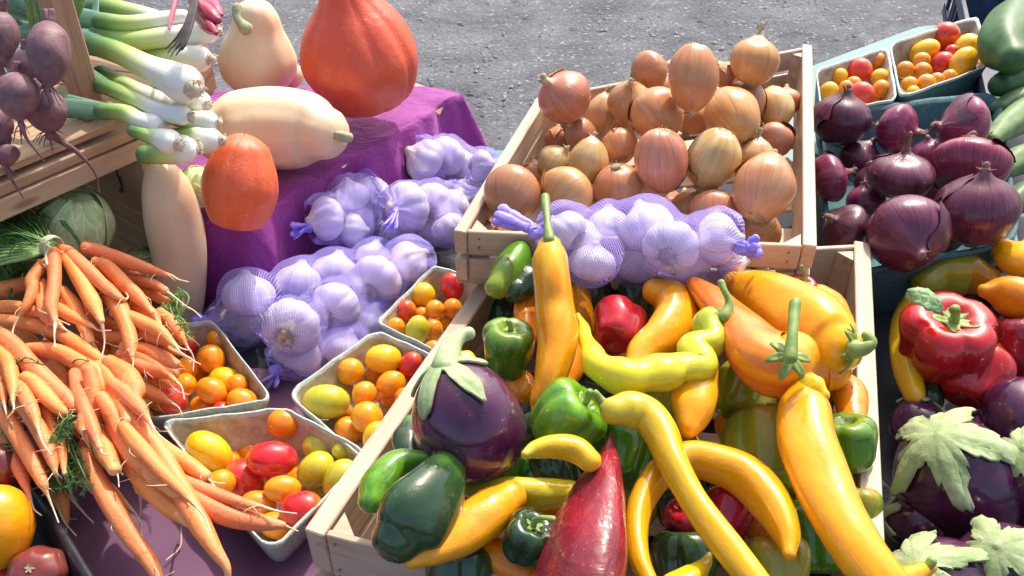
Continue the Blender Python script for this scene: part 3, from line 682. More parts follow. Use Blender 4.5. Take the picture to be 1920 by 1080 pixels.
M['cuke'] = simple('pale_cucumber_skin', (.08, .16, .05), (.20, .29, .11), .6, 40, .3, .002)
M['magenta'] = glossy('magenta_bulb_skin', (.36, .02, .06), (.50, .07, .13), .3, streak=True)
M['brownroots'] = simple('dark_wilted_leaf', (.03, .025, .03), (.09, .07, .06), .8, 60, .3)
# cloth
def cloth_mat():
    m, nt, b = base_mat('purple_cloth', .75); b.inputs['Sheen Weight'].default_value = .35; b.inputs['Sheen Tint'].default_value = (1, .55, .9, 1); b.inputs['Sheen Roughness'].default_value = .4
    v = coords(nt, (1, 1, 1), False, False); g = noise(nt, v, 6, 4); wv = noise(nt, v, 420, 2, .5)
    nt.links.new(ramp(nt, g, [(.3, (.195, .016, .185)), (.7, (.265, .030, .235))]), b.inputs['Base Color']); n1 = bumpn(nt, b, wv, .3, .0008); bumpn(nt, b, noise(nt, v, 13, 5, .6, 1.2), .7, .014, n1); return m
M['purple'] = cloth_mat()

M['pineold'] = wood('worn_pine', (.56, .39, .24), (.38, .235, .125))
M['postwood'] = wood('reddish_post_wood', (.44, .26, .16), (.29, .155, .09), knots=False)
M['leekroot'] = simple('leek_root', (.40, .31, .21), (.74, .64, .50), .9, 90, .7, .002)
M['plum'] = simple('plum_cloth', (.125, .055, .10), (.17, .075, .135), .9, 8, .3, .003, rnd=False)  # duller, browner purple than the draped cloth
# ================================================================ ground
def ground():
    m, nt, b = base_mat('gravel', .95); v = coords(nt, (1, 1, 1), False, False)
    f1 = noise(nt, v, 55, 6, .75, .2); f2 = noise(nt, v, 3.2, 5, .6, .6)
    vo = N(nt, 'ShaderNodeTexVoronoi'); vo.inputs['Scale'].default_value = 70; nt.links.new(v, vo.inputs['Vector'])
    f3 = noise(nt, coords(nt, (9, 30, 1), False, False), 1.4, 5, .7, 1.5)
    col = ramp(nt, f1, [(.32, (.115, .122, .138)), (.5, (.185, .195, .215)), (.7, (.29, .30, .32))])
    col = mix(nt, .8, col, ramp(nt, f2, [(.34, (.55, .55, .58)), (.62, (1.12, 1.10, 1.06))]), 'MULTIPLY')
    f4 = noise(nt, coords(nt, (2, 9, 1), False, False), 1.1, 5, .7, 1.0); col = mix(nt, .4, col, ramp(nt, f4, [(.38, (.62, .62, .64)), (.6, (1.05, 1.05, 1.03))]), 'MULTIPLY')
    col = mix(nt, ramp(nt, f3, [(.60, (0, 0, 0)), (.70, (.6, .6, .6))]), col, (.07, .068, .065))
    col = mix(nt, ramp(nt, vo.outputs['Color'], [(.86, (0, 0, 0)), (.9, (.5, .5, .5))]), col, (.55, .54, .52))
    nt.links.new(col, b.inputs['Base Color']); n1 = bumpn(nt, b, vo.outputs['Distance'], .7, .012); n2 = bumpn(nt, b, f1, .9, .02, n1); bumpn(nt, b, f3, .5, .02, n2)
    V, Fc = [], []; rs = random.Random(3)
    xs = np.concatenate([np.linspace(-60, -6, 10), np.linspace(-5, 5, 100), np.linspace(6, 60, 10)]); ys = np.concatenate([np.linspace(-8, 1, 8), np.linspace(1.5, 9, 90), np.linspace(10, 90, 14)])
    for y in ys:
        for x in xs: V.append(Vector((x, y, .012 * math.sin(3.1 * x + 1.7 * y) * math.sin(2.3 * y - x) + rs.uniform(-.004, .004))))
    nx = len(xs)
    for j in range(len(ys) - 1):
        for i in range(nx - 1): Fc.append((j * nx + i, j * nx + i + 1, (j + 1) * nx + i + 1, (j + 1) * nx + i))
    g = link('ground', mesh(V, Fc, None), None, m); setp(g, kind='structure')
    # loose stones, twigs and leaf scraps
    V, Fc, C = [], [], []
    for k in range(7000):
        x, y = rs.uniform(-2.6, 3.4), rs.uniform(2.2, 7.0); r = rs.choice([.003, .004, .004, .005, .008]) * rs.uniform(.7, 1.5)
        o = len(V); a = rs.uniform(0, 3.14); l = rs.uniform(.8, 2.2)
        ca, sa = math.cos(a), math.sin(a)
        for dx, dy, dz in ((-l, 0, 0), (0, -1, 0), (l, 0, 0), (0, 1, 0), (.2, .1, rs.uniform(.5, 1.)), (-.4, -.1, .6)):
            V.append(Vector((x + r * (dx * ca - dy * sa), y + r * (dx * sa + dy * ca), r * dz + .004))); C.append((x, y, 0))
        Fc += [(o, o + 1, o + 5), (o + 1, o + 2, o + 4), (o + 2, o + 3, o + 4), (o + 3, o, o + 5), (o + 1, o + 4, o + 5), (o + 3, o + 5, o + 4)]
    ms = simple('stones', (.16, .16, .16), (.45, .45, .45), .95, 3.1, .2, .004)
    s = link('loose_gravel', mesh(V, Fc, C, smooth=False), None, ms); setp(s, 'loose grey gravel stones scattered on the packed ground', None, None, 'stuff')
ground()
# ================================================================ tables
def table(name, corners, z, label, mat, group, cr=.10, th=.03):
    lp = quad_loop([(x, y, z) for x, y in corners], cr, 9); m = len(lp); c = sum(lp, Vector()) / m
    t = empty(name, (c.x, c.y, 0), label, 'table', group)
    V = lp + [v - Vector((0, 0, th)) for v in lp]; Fc = [tuple(range(m)), tuple(range(2 * m - 1, m - 1, -1))] + [(k, m + k, m + (k + 1) % m, (k + 1) % m) for k in range(m)]
    me = mesh(V, Fc, [tuple(v) for v in V], smooth=False); link('tabletop', me, t, mat)
    for x, y in corners:
        q = c + (Vector((x, y, z)) - c) * .86
        part('leg', tube([(q.x, q.y, z - th - .001), (q.x, q.y, .2), (q.x, q.y, .0)], [.016, .016, .016], 12), M['metal'], t)
    return t
TZ = .70
bl = P(880, 283, TZ); 
table('display_table', [(-1.35, .10), (1.25, .10), (1.25, bl.y + .02), (-1.35, bl.y)], TZ - .004, 'long teal stall table under all of the vegetable crates', M['teal'], None, .04)
q1, q2 = P(1505, 130, .70), P(1742, 42, .70)
dv = (q2 - q1).normalized(); pv = Vector((dv.y, -dv.x, 0))
c1 = q1 - dv * .35; c2 = q2 + dv * .02
table('side_table', [(c1.x, c1.y), (c2.x, c2.y), (c2.x + pv.x * .55, c2.y + pv.y * .55), (c1.x + pv.x * .55, c1.y + pv.y * .55)], TZ, 'teal table with a rounded corner behind the tomato baskets at right', M['teal'], None, .14)
# dark cloth lying on the table (grid with slight ripples)
def sheet(name, x0, x1, y0, y1, zf, mat, label, cat, nx=80, ny=80, keep=None, kind=None, th=.0012):
    V, Fc = [], []
    for j in range(ny + 1):
        for i in range(nx + 1):
            x = x0 + (x1 - x0) * i / nx; y = y0 + (y1 - y0) * j / ny; V.append(Vector((x, y, zf(x, y))))
    for j in range(ny):
        for i in range(nx):
            a = j * (nx + 1) + i; q = (a, a + 1, a + nx + 2, a + nx + 1)
            if keep is None or keep(*(sum((V[k] for k in q), Vector()) / 4)): Fc.append(q)
    used = sorted({i for f in Fc for i in f}); mp = {a: b for b, a in enumerate(used)}
    V = [V[i] for i in used]; Fc = [tuple(mp[i] for i in f) for f in Fc]; c = sum(V, Vector()) / len(V)
    o = solo(name, (V, Fc, [tuple(v) for v in V]), mat, c, label, cat, None, kind)
    md = o.modifiers.new('thick', 'SOLIDIFY'); md.thickness = th; md.offset = -1
    return o
def vn(x, y, s=0): return math.sin(x * 17 + s) * math.sin(y * 13 + 2 * s) + .5 * math.sin(x * 31 + y * 23 + s) + .3 * math.sin(x * 57 - y * 41)
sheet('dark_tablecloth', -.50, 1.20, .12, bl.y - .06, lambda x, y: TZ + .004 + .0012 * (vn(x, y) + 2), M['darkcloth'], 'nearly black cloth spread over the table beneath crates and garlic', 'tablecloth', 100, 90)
# ---------------------------------------------------------------- purple cloth over a raised block
BT = .875
A0 = P(455, 418, BT); A1 = P(866, 176, BT)
BP = [Vector((A0.x, A0.y)), Vector((A1.x, A1.y)), Vector((P(772, 146, BT).x, P(772, 146, BT).y)), Vector((-.74, 1.66)), Vector((-.60, 1.34)), Vector((-.53, 1.20))]
def pdist(x, y):
    p = Vector((x, y)); best = 9; ins = True
    for i in range(len(BP)):
        a, b = BP[i], BP[(i + 1) % len(BP)]; e = b - a; t = max(0, min(1, (p - a).dot(e) / e.dot(e))); best = min(best, (p - a - e * t).length)
        if e.x * (p.y - a.y) - e.y * (p.x - a.x) < 0: ins = False
    return -best if ins else best
def edge_s(x, y):
    e = BP[1] - BP[0]; return (Vector((x, y)) - BP[0]).dot(e.normalized())
def zc(x, y):
    d = pdist(x, y); s = edge_s(x, y)
    fold = .014 * math.sin(s * 19 + .6 + 14 * d) + .008 * math.sin(s * 43 + 1.2 - 20 * d) + .004 * math.sin(s * 95)
    w0, w1 = .002 + .3 * fold, .050 + 1.3 * fold
    u = min(max((d - w0) / max(w1, .012), 0), 1); u = u ** .8; u = u * u * (3 - 2 * u)
    flat = BT + .0018 * vn(x * 1.3, y * 1.3, 2) + .0025 * abs(math.sin(x * 23 + 9 * y + 2 * math.sin(y * 11))) + (.004 * math.sin(s * 60) * max(0, 1 + d / .03) if d < 0 else 0)
    low = TZ + .009 + .004 * (1 + vn(x * 1.2, y, 4) * .7) * min(max(d - .05, 0) * 12, 1)
    return flat * (1 - u) + low * u
sheet('purple_cloth', -.82, .0, .98, 1.72, zc, M['purple'], 'purple cloth draped over the raised block beneath squashes', 'cloth', 250, 230, keep=lambda x, y, z: pdist(x, y) < .055 + .045 * max(0, min(1, (-.30 - x) * 6)) + .006 * math.sin(x * 40))
# block itself
Vb = [Vector((p.x, p.y, BT - .006)) for p in BP]; n_ = len(Vb); cb = sum(Vb, Vector()) / n_; Vb = [cb + (v - cb) * .985 for v in Vb]; Vb += [Vector((v.x, v.y, TZ + .001)) for v in Vb]
solo('cardboard_box', (Vb, [tuple(range(n_)), tuple(range(2 * n_ - 1, n_ - 1, -1))] + [(k, n_ + k, n_ + (k + 1) % n_, (k + 1) % n_) for k in range(n_)], [tuple(v) for v in Vb]), M['oldwood'], (cb.x, cb.y, TZ), 'low box hidden beneath the purple cloth', 'box')
# lower purple cloth at the front left
def zl(x, y): return TZ + .020 + .0035 * vn(x * 1.6, y * 1.2, 1) + .006 * math.sin((x * .8 + y * .6) * 26)
sheet('front_cloth', -.75, -.16, .30, 1.02, zl, M['plum'] if 'plum' in M else M['purple'], 'dull purple cloth under the carrots at the front', 'cloth', 100, 110)
# ================================================================ pine crates
def crate(name, rim, H, label, wl, wend, slats=2, group='pale pine crates', rail=.020, gap=.012, ftop=.045, floor=True):
    """rim: FL, FR, BR, BL world points of the top outer edge. wl/wend: thickness of side and end walls"""
    FL, FR, BR, BL = [Vector(a) for a in rim]; c = (FL + FR + BR + BL) / 4; dn = Vector((0, 0, -1))
    t = empty(name, c - Vector((0, 0, H)), label, 'crate', group)
    hs = (H - gap * (slats - 1)) / slats
    for k in range(slats):
        o = dn * (k * (hs + gap))
        plank('side_board', FL + o, BL + o, hs, wl, M['pine'], t, side=-1); plank('side_board', FR + o, BR + o, hs, wl, M['pine'], t, side=1)
        ins = (FR - FL).normalized() * (wl + .001); ins2 = (BR - BL).normalized() * (wl + .001)
        plank('end_board', FL + o + ins + Vector((0, 0, -.001)), FR + o - ins + Vector((0, 0, -.001)), hs, wend, M['pine'], t, side=1)
        plank('end_board', BL + o + ins2 + Vector((0, 0, -.001)), BR + o - ins2 + Vector((0, 0, -.001)), hs, wend, M['pine'], t, side=-1)
    for a, u, v in ((FL, FR, BL), (FR, FL, BR), (BR, BL, FR), (BL, BR, FL)):
        du = (u - a).normalized(); dv_ = (v - a).normalized(); q = a + du * (wl + .002) + dv_ * (wend + .002) + dn * .006
        pts = [q, q + du * .026, q + dv_ * .026]; Vp = pts + [x + dn * (H - .008) for x in pts]
        part('corner_post', (Vp, [(0, 1, 2), (5, 4, 3), (0, 3, 4, 1), (1, 4, 5, 2), (2, 5, 3, 0)], [tuple(x) for x in Vp]), M['pine'], t).data.polygons.foreach_set('use_smooth', [False] * 5)
    for A, B, C_, sgn in ((FL, FR, BL, 1), (BL, BR, FL, 1)):
        ox = (B - A).normalized(); oy = (A - C_).normalized()
        for e_, xo in ((A, .035), (B, -.035)):
            for dz in (.012, hs - .012):
                q = e_ + ox * xo + dn * dz + oy * .001; part('nail', tube([q - oy * .004, q + oy * .0004], [.0016, .0016], 8), M['metal'], t)
    if floor:
        nb = 6
        for k in range(nb):
            f0, f1 = (k + .04) / nb, (k + .96) / nb
            a = FL.lerp(BL, f0); b = FR.lerp(BR, f0); a2 = FL.lerp(BL, f1); w_ = (a2 - a).length
            plank('base_board', a + dn * (H + .001), b + dn * (H + .001), .006, w_, M['pine'], t, side=1)
    return t
PC = [P(570, 992, .872), P(1672, 1280, .872), P(1632, 455, .885), P(925, 490, .885)]
crate('pine_crate', PC, .150, 'open pale pine crate of mixed peppers in the foreground', .024, .009, gap=.012)
OC = [P(850, 432, .985), P(1532, 462, .985), P(1523, 84, 1.01), P(1006, 182, 1.01)]
crate('pine_crate', OC, .085, 'open pale pine crate heaped with yellow onions', .018, .008, gap=.008)
# support blocks under the onion crate
oc = sum(OC, Vector()) / 4
rk = empty('display_riser', (oc.x, oc.y, TZ), 'rough wooden riser holding up the onion crate', 'riser')
for sx in (.1, .9):
    a = OC[0].lerp(OC[1], sx); b = OC[3].lerp(OC[2], sx); a = a.lerp(b, .10); b = b.lerp(a, .1)
    plank('riser_board', Vector((a.x, a.y, OC[0].z - .088)), Vector((b.x, b.y, OC[0].z - .088)), OC[0].z - .088 - TZ - .008, .02, M['oldwood'], rk, side=1 if sx > .5 else -1)
for fy in (.12, .85):
    a = OC[0].lerp(OC[3], fy); b = OC[1].lerp(OC[2], fy); a = a.lerp(b, .13); b = b.lerp(a, .15)
    plank('riser_board', Vector((a.x, a.y, OC[0].z - .086)), Vector((b.x, b.y, OC[0].z - .086)), .03, .04, M['oldwood'], rk)
# ================================================================ old wooden crates at left
E1 = P(262, 238, 1.03); fa = Vector((-.60, -.80, 0)); fb = Vector((-.80, .60, 0)); dn = Vector((0, 0, -1))
t = empty('wooden_crate', E1 + fa * .25 + fb * .15 - Vector((0, 0, 1.03 - TZ)), 'old brown wooden crate on its side, cabbages inside it', 'crate', 'old brown wooden crates')
W_ = .62; D_ = .34
for k in range(3):
    o = fb * (k * .113); plank('top_board', E1 + o + fa * W_, E1 + o, .016, .109, M['oldwood'] if k else M['pineold'], t, side=1)
plank('front_rail', E1 + fa * W_ + dn * .0185 - fb * .004, E1 + dn * .0185 - fb * .004, .030, .018, M['pineold'], t, side=1)
for k in range(2):
    plank('side_board', E1 + dn * (.0185 + k * .155) - fa * .0, E1 + dn * (.0185 + k * .155) + fb * D_, .149, .014, M['pineold'], t, side=1)  # lighter wood stands in for light that misses the crate's inside
plank('back_board', E1 + dn * .0185 + fb * (D_ + .002), E1 + dn * .0185 + fb * (D_ + .002) + fa * W_, 1.03 - TZ - .03, .012, M['oldwood'], t, side=-1)
plank('base_board', E1 + dn * (1.03 - TZ - .012) + fa * W_ , E1 + dn * (1.03 - TZ - .012), .012, D_, M['oldwood'], t, side=1)
# splits and knot holes in the side board: thin dark cracked slivers standing slightly proud
def on_side(u, v): return E1 + fa * .0145 + fb * u + dn * v   # inner face of far side wall
for (u, v, l, a) in ((.075, .075, .020, 80), (.085, .135, .014, 60), (.078, .10, .06, 88)):
    c0 = on_side(u, v) + fa * .001; d = fb * math.cos(math.radians(a)) + dn * math.sin(math.radians(a))
    part('crack', tube([c0 - d * l / 2, c0, c0 + d * l / 2], [.0012, .0038, .001], 8), M['brownroots'], t)
# upper crate with the beets
U1 = P(172, 226, 1.05)
t = empty('wooden_crate', U1 + fa * .2 + fb * .1, 'upper worn wooden crate with a tall corner post, beets inside', 'crate', 'old brown wooden crates')
pc = U1; 
post = [pc - R_ * 0 + dn * -.0]
def post_at(c, w_, d_, h):
    V, Fc, C = bevbox((w_, d_, h), .003, 77); Mx = Matrix((Vector((0, 0, 1)).cross(fb) * -1, fb, Vector((0, 0, 1)))).transposed()
    C = [(c_[2], c_[0], c_[1]) for c_ in C]
    return [Mx @ v + c + Vector((0, 0, h / 2)) for v in V], Fc, C
o_ = link('corner_post', mesh(*post_at(P(172, 218, 1.05) , .034, .034, .40), smooth=False), t, M['postwood'])
plank('base_board', U1 + fa * .55 + Vector((0, 0, .000)) - fb * .03, U1 - fa * .02 - fb * .03, .012, .085, M['pineold'], t, side=1)
for k in range(1, 4): plank('base_board', U1 + fa * .55 + fb * (k * .09 - .03), U1 - fa * .02 + fb * (k * .09 - .03), .012, .082, M['pineold'], t, side=1)
plank('back_board', U1 - fa * .02 + fb * .34 + Vector((0, 0, .18)), U1 + fa * .55 + fb * .34 + Vector((0, 0, .18)), .17, .012, M['oldwood'], t, side=-1)
# crate under the leeks
G = [Vector((-.80, 1.66, 1.045)), Vector((-.80, 1.30, 1.045)), Vector((-.60, 1.27, 1.035)), Vector((-.585, 1.62, 1.035))]
t = empty('wooden_crate', sum(G, Vector()) / 4 - Vector((0, 0, .12)), 'wooden crate lying beneath the heap of leeks', 'crate', 'old brown wooden crates')
for k in range(5):
    f0, f1 = k / 5, (k + .93) / 5; a = G[0].lerp(G[1], f0); b = G[3].lerp(G[2], f0); w_ = (G[0].lerp(G[1], f1) - a).length
    plank('top_board', a, b, .012, w_, M['oldwood'], t, side=-1)
for a, b in ((G[1], G[2]), (G[2], G[3]), (G[3], G[0])): plank('side_board', a.lerp(b, .02) + dn * .0125, a.lerp(b, .98) + dn * .0125, .10, .012, M['oldwood'], t, side=-1)
# ================================================================ baskets
TB = {}
TB['L1'] = [P(272, 792, .79), P(512, 748, .79), P(398, 602, .79), P(215, 640, .79)]
TB['L2'] = [P(505, 1035, .788), P(690, 852, .788), P(530, 764, .79), P(298, 792, .79)]
TB['L3'] = [P(540, 742, .792), P(690, 866, .79), P(862, 690, .79), P(706, 618, .795)]
TB['L4'] = [P(704, 606, .79), P(862, 682, .79), P(940, 545, .79), P(812, 498, .795)]
TB['L0'] = [P(140, 850, .785), P(268, 790, .785), P(210, 655, .785), P(60, 700, .785)]
lab = {'L1': 'grey pulp basket right of the carrots, half full of orange tomatoes', 'L2': 'large grey pulp basket at the front with red and yellow tomatoes', 'L3': 'grey pulp basket with a lime tomato, next to the pine crate', 'L4': 'small pulp basket of tomatoes tucked beside the pepper crate, below the garlic', 'L0': 'pulp basket almost wholly buried under the carrots'}
for k in ('L1', 'L2', 'L3', 'L4', 'L0'):
    basket('pulp_basket', TB[k], .064, lab[k], 'basket', M['pulpgrey'], M['pulpin'], .84, seed=hash(k) % 7 if False else ord(k[1]), group='pulp baskets of small tomatoes', sag=.0025)
RB = {'R1': [P(1540, 210, .86), P(1682, 186, .86), P(1664, 90, .86), P(1530, 130, .86)], 'R2': [P(1688, 184, .865), P(1856, 122, .865), P(1832, 32, .865), P(1668, 80, .865)]}
basket('pulp_basket', RB['R1'], .10, 'smaller teal pulp basket of tomatoes behind the red onions', 'basket', M['pulpteal'], M['pulpin'], .84, seed=3, group='pulp baskets of small tomatoes', sag=.0015)
basket('pulp_basket', RB['R2'], .10, 'teal pulp basket of tomatoes at the upper right, nearest the zucchini', 'basket', M['pulpteal'], M['pulpin'], .84, seed=4, group='pulp baskets of small tomatoes', sag=.0015)
RO = [P(1722, 512, .845), P(1912, 448, .845), P(1872, 172, .85), P(1545, 225, .85)]
RO = [P(1560, 520, .845), P(1912, 455, .845), P(1872, 172, .85), P(1532, 215, .85)]
basket('onion_basket', RO, .13, 'dark teal pulp basket filled with red onions', 'basket', M['pulpdark'], M['pulpdark'], .86, cr=.14, th=.004, seed=6, sag=.002)
# black tray at the lower left
e0, e1 = P(22, 838, .80), P(205, 1140, .80); ed = (e1 - e0).normalized(); pl = Vector((-ed.y, ed.x, 0)); pl = pl if pl.x < 0 else -pl
tr = [e1, e0, e0 + pl * .40, e1 + pl * .40]
basket('plastic_tray', tr[::-1] , .070, 'black plastic tray of large heirloom tomatoes at lower left', 'tray', M['blackplastic'], M['blackplastic'], .93, cr=.06, seed=9, sag=.0006)
# dark tray of eggplants right, navy crate of zucchini
t = empty('zucchini_crate', P(1900, 200, TZ), 'navy plastic crate of zucchini at the right edge', 'crate')
Z0, Z1 = P(1790, -60, .84), P(1900, 470, .84)
for k, (h0, h1) in enumerate(((0, .035), (.10, .13))):
    plank('side_wall', Z1 + dn * h0, Z0 + dn * h0, h1 - h0, .012, M['navy'], t, side=-1)
for k in range(15):
    f = (k + .5) / 15; a = Z1.lerp(Z0, f) + dn * .034; d_ = (Z0 - Z1).normalized()
    plank('wall_bar', a - d_ * .008, a + d_ * .008, .068, .010, M['navy'], t, side=-1)
bz = P(1806, -40, .87); 
plank('back_wall', Vector((bz.x - .0, bz.y, .90)), Vector((bz.x + .5, bz.y + .0, .90)), .18, .012, M['navy'], t, side=1)
plank('base', Z1 - Vector((0, 0, Z1.z - TZ - .04)), Z0 - Vector((0, 0, Z0.z - TZ - .04)), .01, .5, M['navy'], t, side=-1)
# ================================================================ yellow onions
g = 'yellow onions heaped in the pine crate'
pl_ = Pile()
# px, py, rx, asp, neck angle, toward, z, mat, neck length, label
ON = [
 (1300,146,48,1.20,268,-12,1.115,'onion',.1,'egg-shaped yellow onion standing neck down on top of the heap at the back'),
 (1415,114,45,1.0,82,12,1.085,'onion',.62,'yellow onion with an upright dry neck at the back right of the heap'),
 (1058,182,50,1.0,148,38,1.05,'onionpink',.3,'big brown-gold onion perched on the back left corner of the crate'),
 (1240,302,49,1.18,282,-30,1.03,'onionpink',.1,'large striped rosy onion in the very middle of the heap'),
 (1337,299,49,1.10,250,-25,1.025,'onionpale',.15,'pale straw-coloured onion right of the large striped one'),
 (1432,350,57,1.10,70,-20,1.02,'onionpink',.2,'largest onion, smooth and rosy, at the front right corner of the heap'),
 (960,362,55,.98,62,-42,1.00,'onionpink',.2,'reddish onion showing its bristly root end, front left corner'),
 (1062,362,52,.86,213,22,1.00,'onion',.35,'golden onion with frayed white neck pointing down left, behind the garlic tie'),
 (1161,353,47,1.0,285,-35,1.0,'onion',.1,'smooth orange-brown onion at the front, behind the garlic bulbs'),
 (1372,218,50,1.12,112,-30,1.035,'onion',.1,'smooth onion right of centre, below the upended egg-shaped one'),
 (1232,214,49,1.08,110,-35,1.045,'onion',.1,'smooth tan onion half shaded, just left of the egg-shaped one'),
 (1180,192,41,1.05,98,55,1.035,'onion',.2,'onion facing the viewer with a dark cropped neck scar'),
 (1126,216,30,1.25,76,10,1.02,'onionpale',.5,'narrow olive-streaked onion with a bent dry neck, near back left'),
 (1397,188,38,1.05,60,30,1.03,'onionpink',.1,'onion with a torn flap of skin on its shoulder'),
 (1218,132,36,.95,20,-5,1.06,'onion',.4,'onion lying sideways at the back edge, neck against the egg-shaped one'),
 (1357,140,24,1.0,120,10,1.05,'onionpink',.3,'small reddish onion peeping between the two tallest at the back'),
 (1454,200,33,1.22,92,-30,1.02,'onionpale',.1,'oval light golden onion beside the right crate wall'),
 (1161,274,33,1.05,95,-40,1.0,'onion',.1,'medium brown onion between the striped one and the left group'),
 (1104,302,35,1.15,80,15,1.0,'onionpale',.3,'onion wrapped in loose silvery skin, left of centre'),
 (1417,300,33,1.1,86,15,.99,'onionpale',.75,'pale onion whose thick cropped neck stands behind the largest rosy onion'),
 (1042,304,34,.95,50,35,.985,'onionpale',.2,'dull brown flattish onion against the left crate wall'),
 (1088,252,30,1.05,150,0,.985,'onionpink',.2,'brown onion in shade below the narrow olive-streaked one'),
 (1338,400,48,.95,80,-30,.975,'onionpink',.1,'rosy onion mostly behind the right end of the garlic net'),
 (1424,432,40,.92,40,-20,.955,'onion',.1,'onion low in the front right corner beneath the largest one'),
 (1294,392,40,.95,100,-30,.965,'onion',.1,'half hidden onion behind the tallest garlic bulb'),
 (1452,262,36,.9,90,-30,.975,'onionpink',.1,'shaded onion low beside the right crate wall under the oval one'),
 (1296,222,32,1.0,70,0,.99,'onionpink',.3,'dark shaded onion deep in the gap below the egg-shaped one'),
 (1052,262,28,1.0,90,0,.965,'onion',.1,'small shaded onion deep at the left crate wall'),
 (1260,395,36,1.0,90,0,.95,'onionpink',.1,'shaded onion deep behind the middle of the garlic net'),
 (1388,150,30,1.0,90,0,1.01,'onion',.1,'shaded onion deep under the one with the upright neck'),
 (1475,190,26,1.0,90,0,.975,'onion',.1,'shaded onion deep in the back right corner'),
 (1160,235,30,1.0,90,0,.98,'onion',.1,'shaded onion deep below the cropped neck scar one'),
 (1260,175,34,1.0,90,0,1.0,'onion',.1,'shaded onion deep under the back edge of the heap'),
 (1000,330,30,1.0,90,0,.95,'onion',.1,'shaded onion deep near the front left corner'),
 (1400,250,34,1.0,90,0,.97,'onionpink',.1,'shaded onion deep right of centre'),
 (1210,370,30,1.0,90,0,.94,'onion',.1,'shaded onion deep at the front, left of the tallest garlic bulb'),
 (1100,390,34,1.0,90,0,.93,'onion',.1,'shaded onion deep at the front behind the orange pepper stem'),
]
for i, (x, y, r, a, an, tw, z, mt, ln, lb) in enumerate(ON):
    onion('yellow_onion', x, y, r * 1.04, an, tw, lb, z, pl_, a, PR_EGG if a > 1.08 else PR_ONION, mt, ln, i * 3 + 1, g, clamp=.925)
# ================================================================ red onions
g = 'red onions in the dark teal basket'
pl_ = Pile()
RN = [
 (1700,437,70,.95,268,55,.90,'redonion',.1,'large dark red onion at the front with its pale root end towards the viewer'),
 (1833,394,68,1.0,95,28,.90,'redonion',.3,'nearly black red onion with torn bright red skin at its top'),
 (1817,310,67,.86,75,-20,.895,'redonionbright',.15,'bright magenta onion with pale fanned root lines, behind the nearly black one'),
 (1690,328,60,.86,88,22,.90,'redonion',.62,'dusty purple onion with an upright brown neck casting a shadow'),
 (1578,224,52,.92,88,28,.895,'redonion',.28,'large purple onion with a pointed neck at the back left corner'),
 (1803,244,60,.78,170,0,.885,'redonionbright',.1,'striped magenta onion on its side in the back right corner'),
 (1684,243,47,.85,-20,40,.88,'redonionbright',.25,'glossy violet onion with a curled pale neck at the back middle'),
 (1556,333,43,.88,15,10,.88,'redonionbright',.25,'small round magenta onion against the left rim'),
 (1584,428,46,.86,150,20,.87,'redonion',.25,'small greyish purple onion at the front left corner'),
 (1622,378,32,1.0,100,20,.85,'redonionbright',.1,'pink onion wedged between the front and dusty purple ones'),
 (1612,300,40,.9,60,20,.84,'redonion',.3,'shaded dark onion deep between the left ones'),
 (1742,350,40,.9,60,20,.835,'redonionbright',.1,'shaded onion showing a red sliver in the middle'),
 (1745,292,36,.9,110,20,.84,'redonionbright',.1,'pinkish onion behind the dusty purple one'),
 (1640,340,36,.9,110,20,.82,'redonion',.1,'shaded onion deep at the left middle'),
 (1770,440,36,.9,110,20,.82,'redonion',.1,'shaded onion deep between the two large front ones'),
]
for i, (x, y, r, a, an, tw, z, mt, ln, lb) in enumerate(RN):
    onion('red_onion', x, y, r * 1.05, an, tw, lb, z, pl_, a, PR_ONIONF if a < .9 else PR_ONION, mt, ln, i * 3 + 201, g, w=.15, nk='redneck', clamp=.775)
# ================================================================ small tomatoes in baskets
def toms(rows, z, grp, where, s0, clamp):
    pl = Pile()
    for i, q in enumerate(rows):
        x, y, r, mt, lb = q[:5]; asp = q[5] if len(q) > 5 else 1.; an = q[6] if len(q) > 6 else 30; zz = q[7] if len(q) > 7 else z
        tomato(x, y, r, lb + ' ' + where, M[mt], zz, pl, asp, an, 8, group=grp, seed=s0 + i, clamp=clamp)
toms([(1611,133,24,'tred','bigger red tomato in the middle of'),(1615,178,24,'tred','red tomato touching the red onion, at the front of'),
 (1646,115,17,'tor','round orange tomato at the back corner of'),(1555,170,17,'tyel','yellow tomato by the left rim of'),
 (1575,142,14,'tyel','little yellow tomato left of the bigger red one in'),(1652,167,17,'tor','orange tomato in the front right corner of'),
 (1650,146,17,'tyel','greenish yellow tomato by the right side of'),(1586,163,13,'tor','tiny orange tomato between yellow and red ones in'),
 (1600,158,15,'tor','buried orange tomato below the bigger red one in'),(1640,190,15,'tor','buried orange tomato at the front rim of'),(1560,195,15,'tyel','buried yellow tomato behind the pointed onion neck in')],
 .835, 'tomatoes in the smaller rear basket', 'the smaller rear basket', 300, .78)
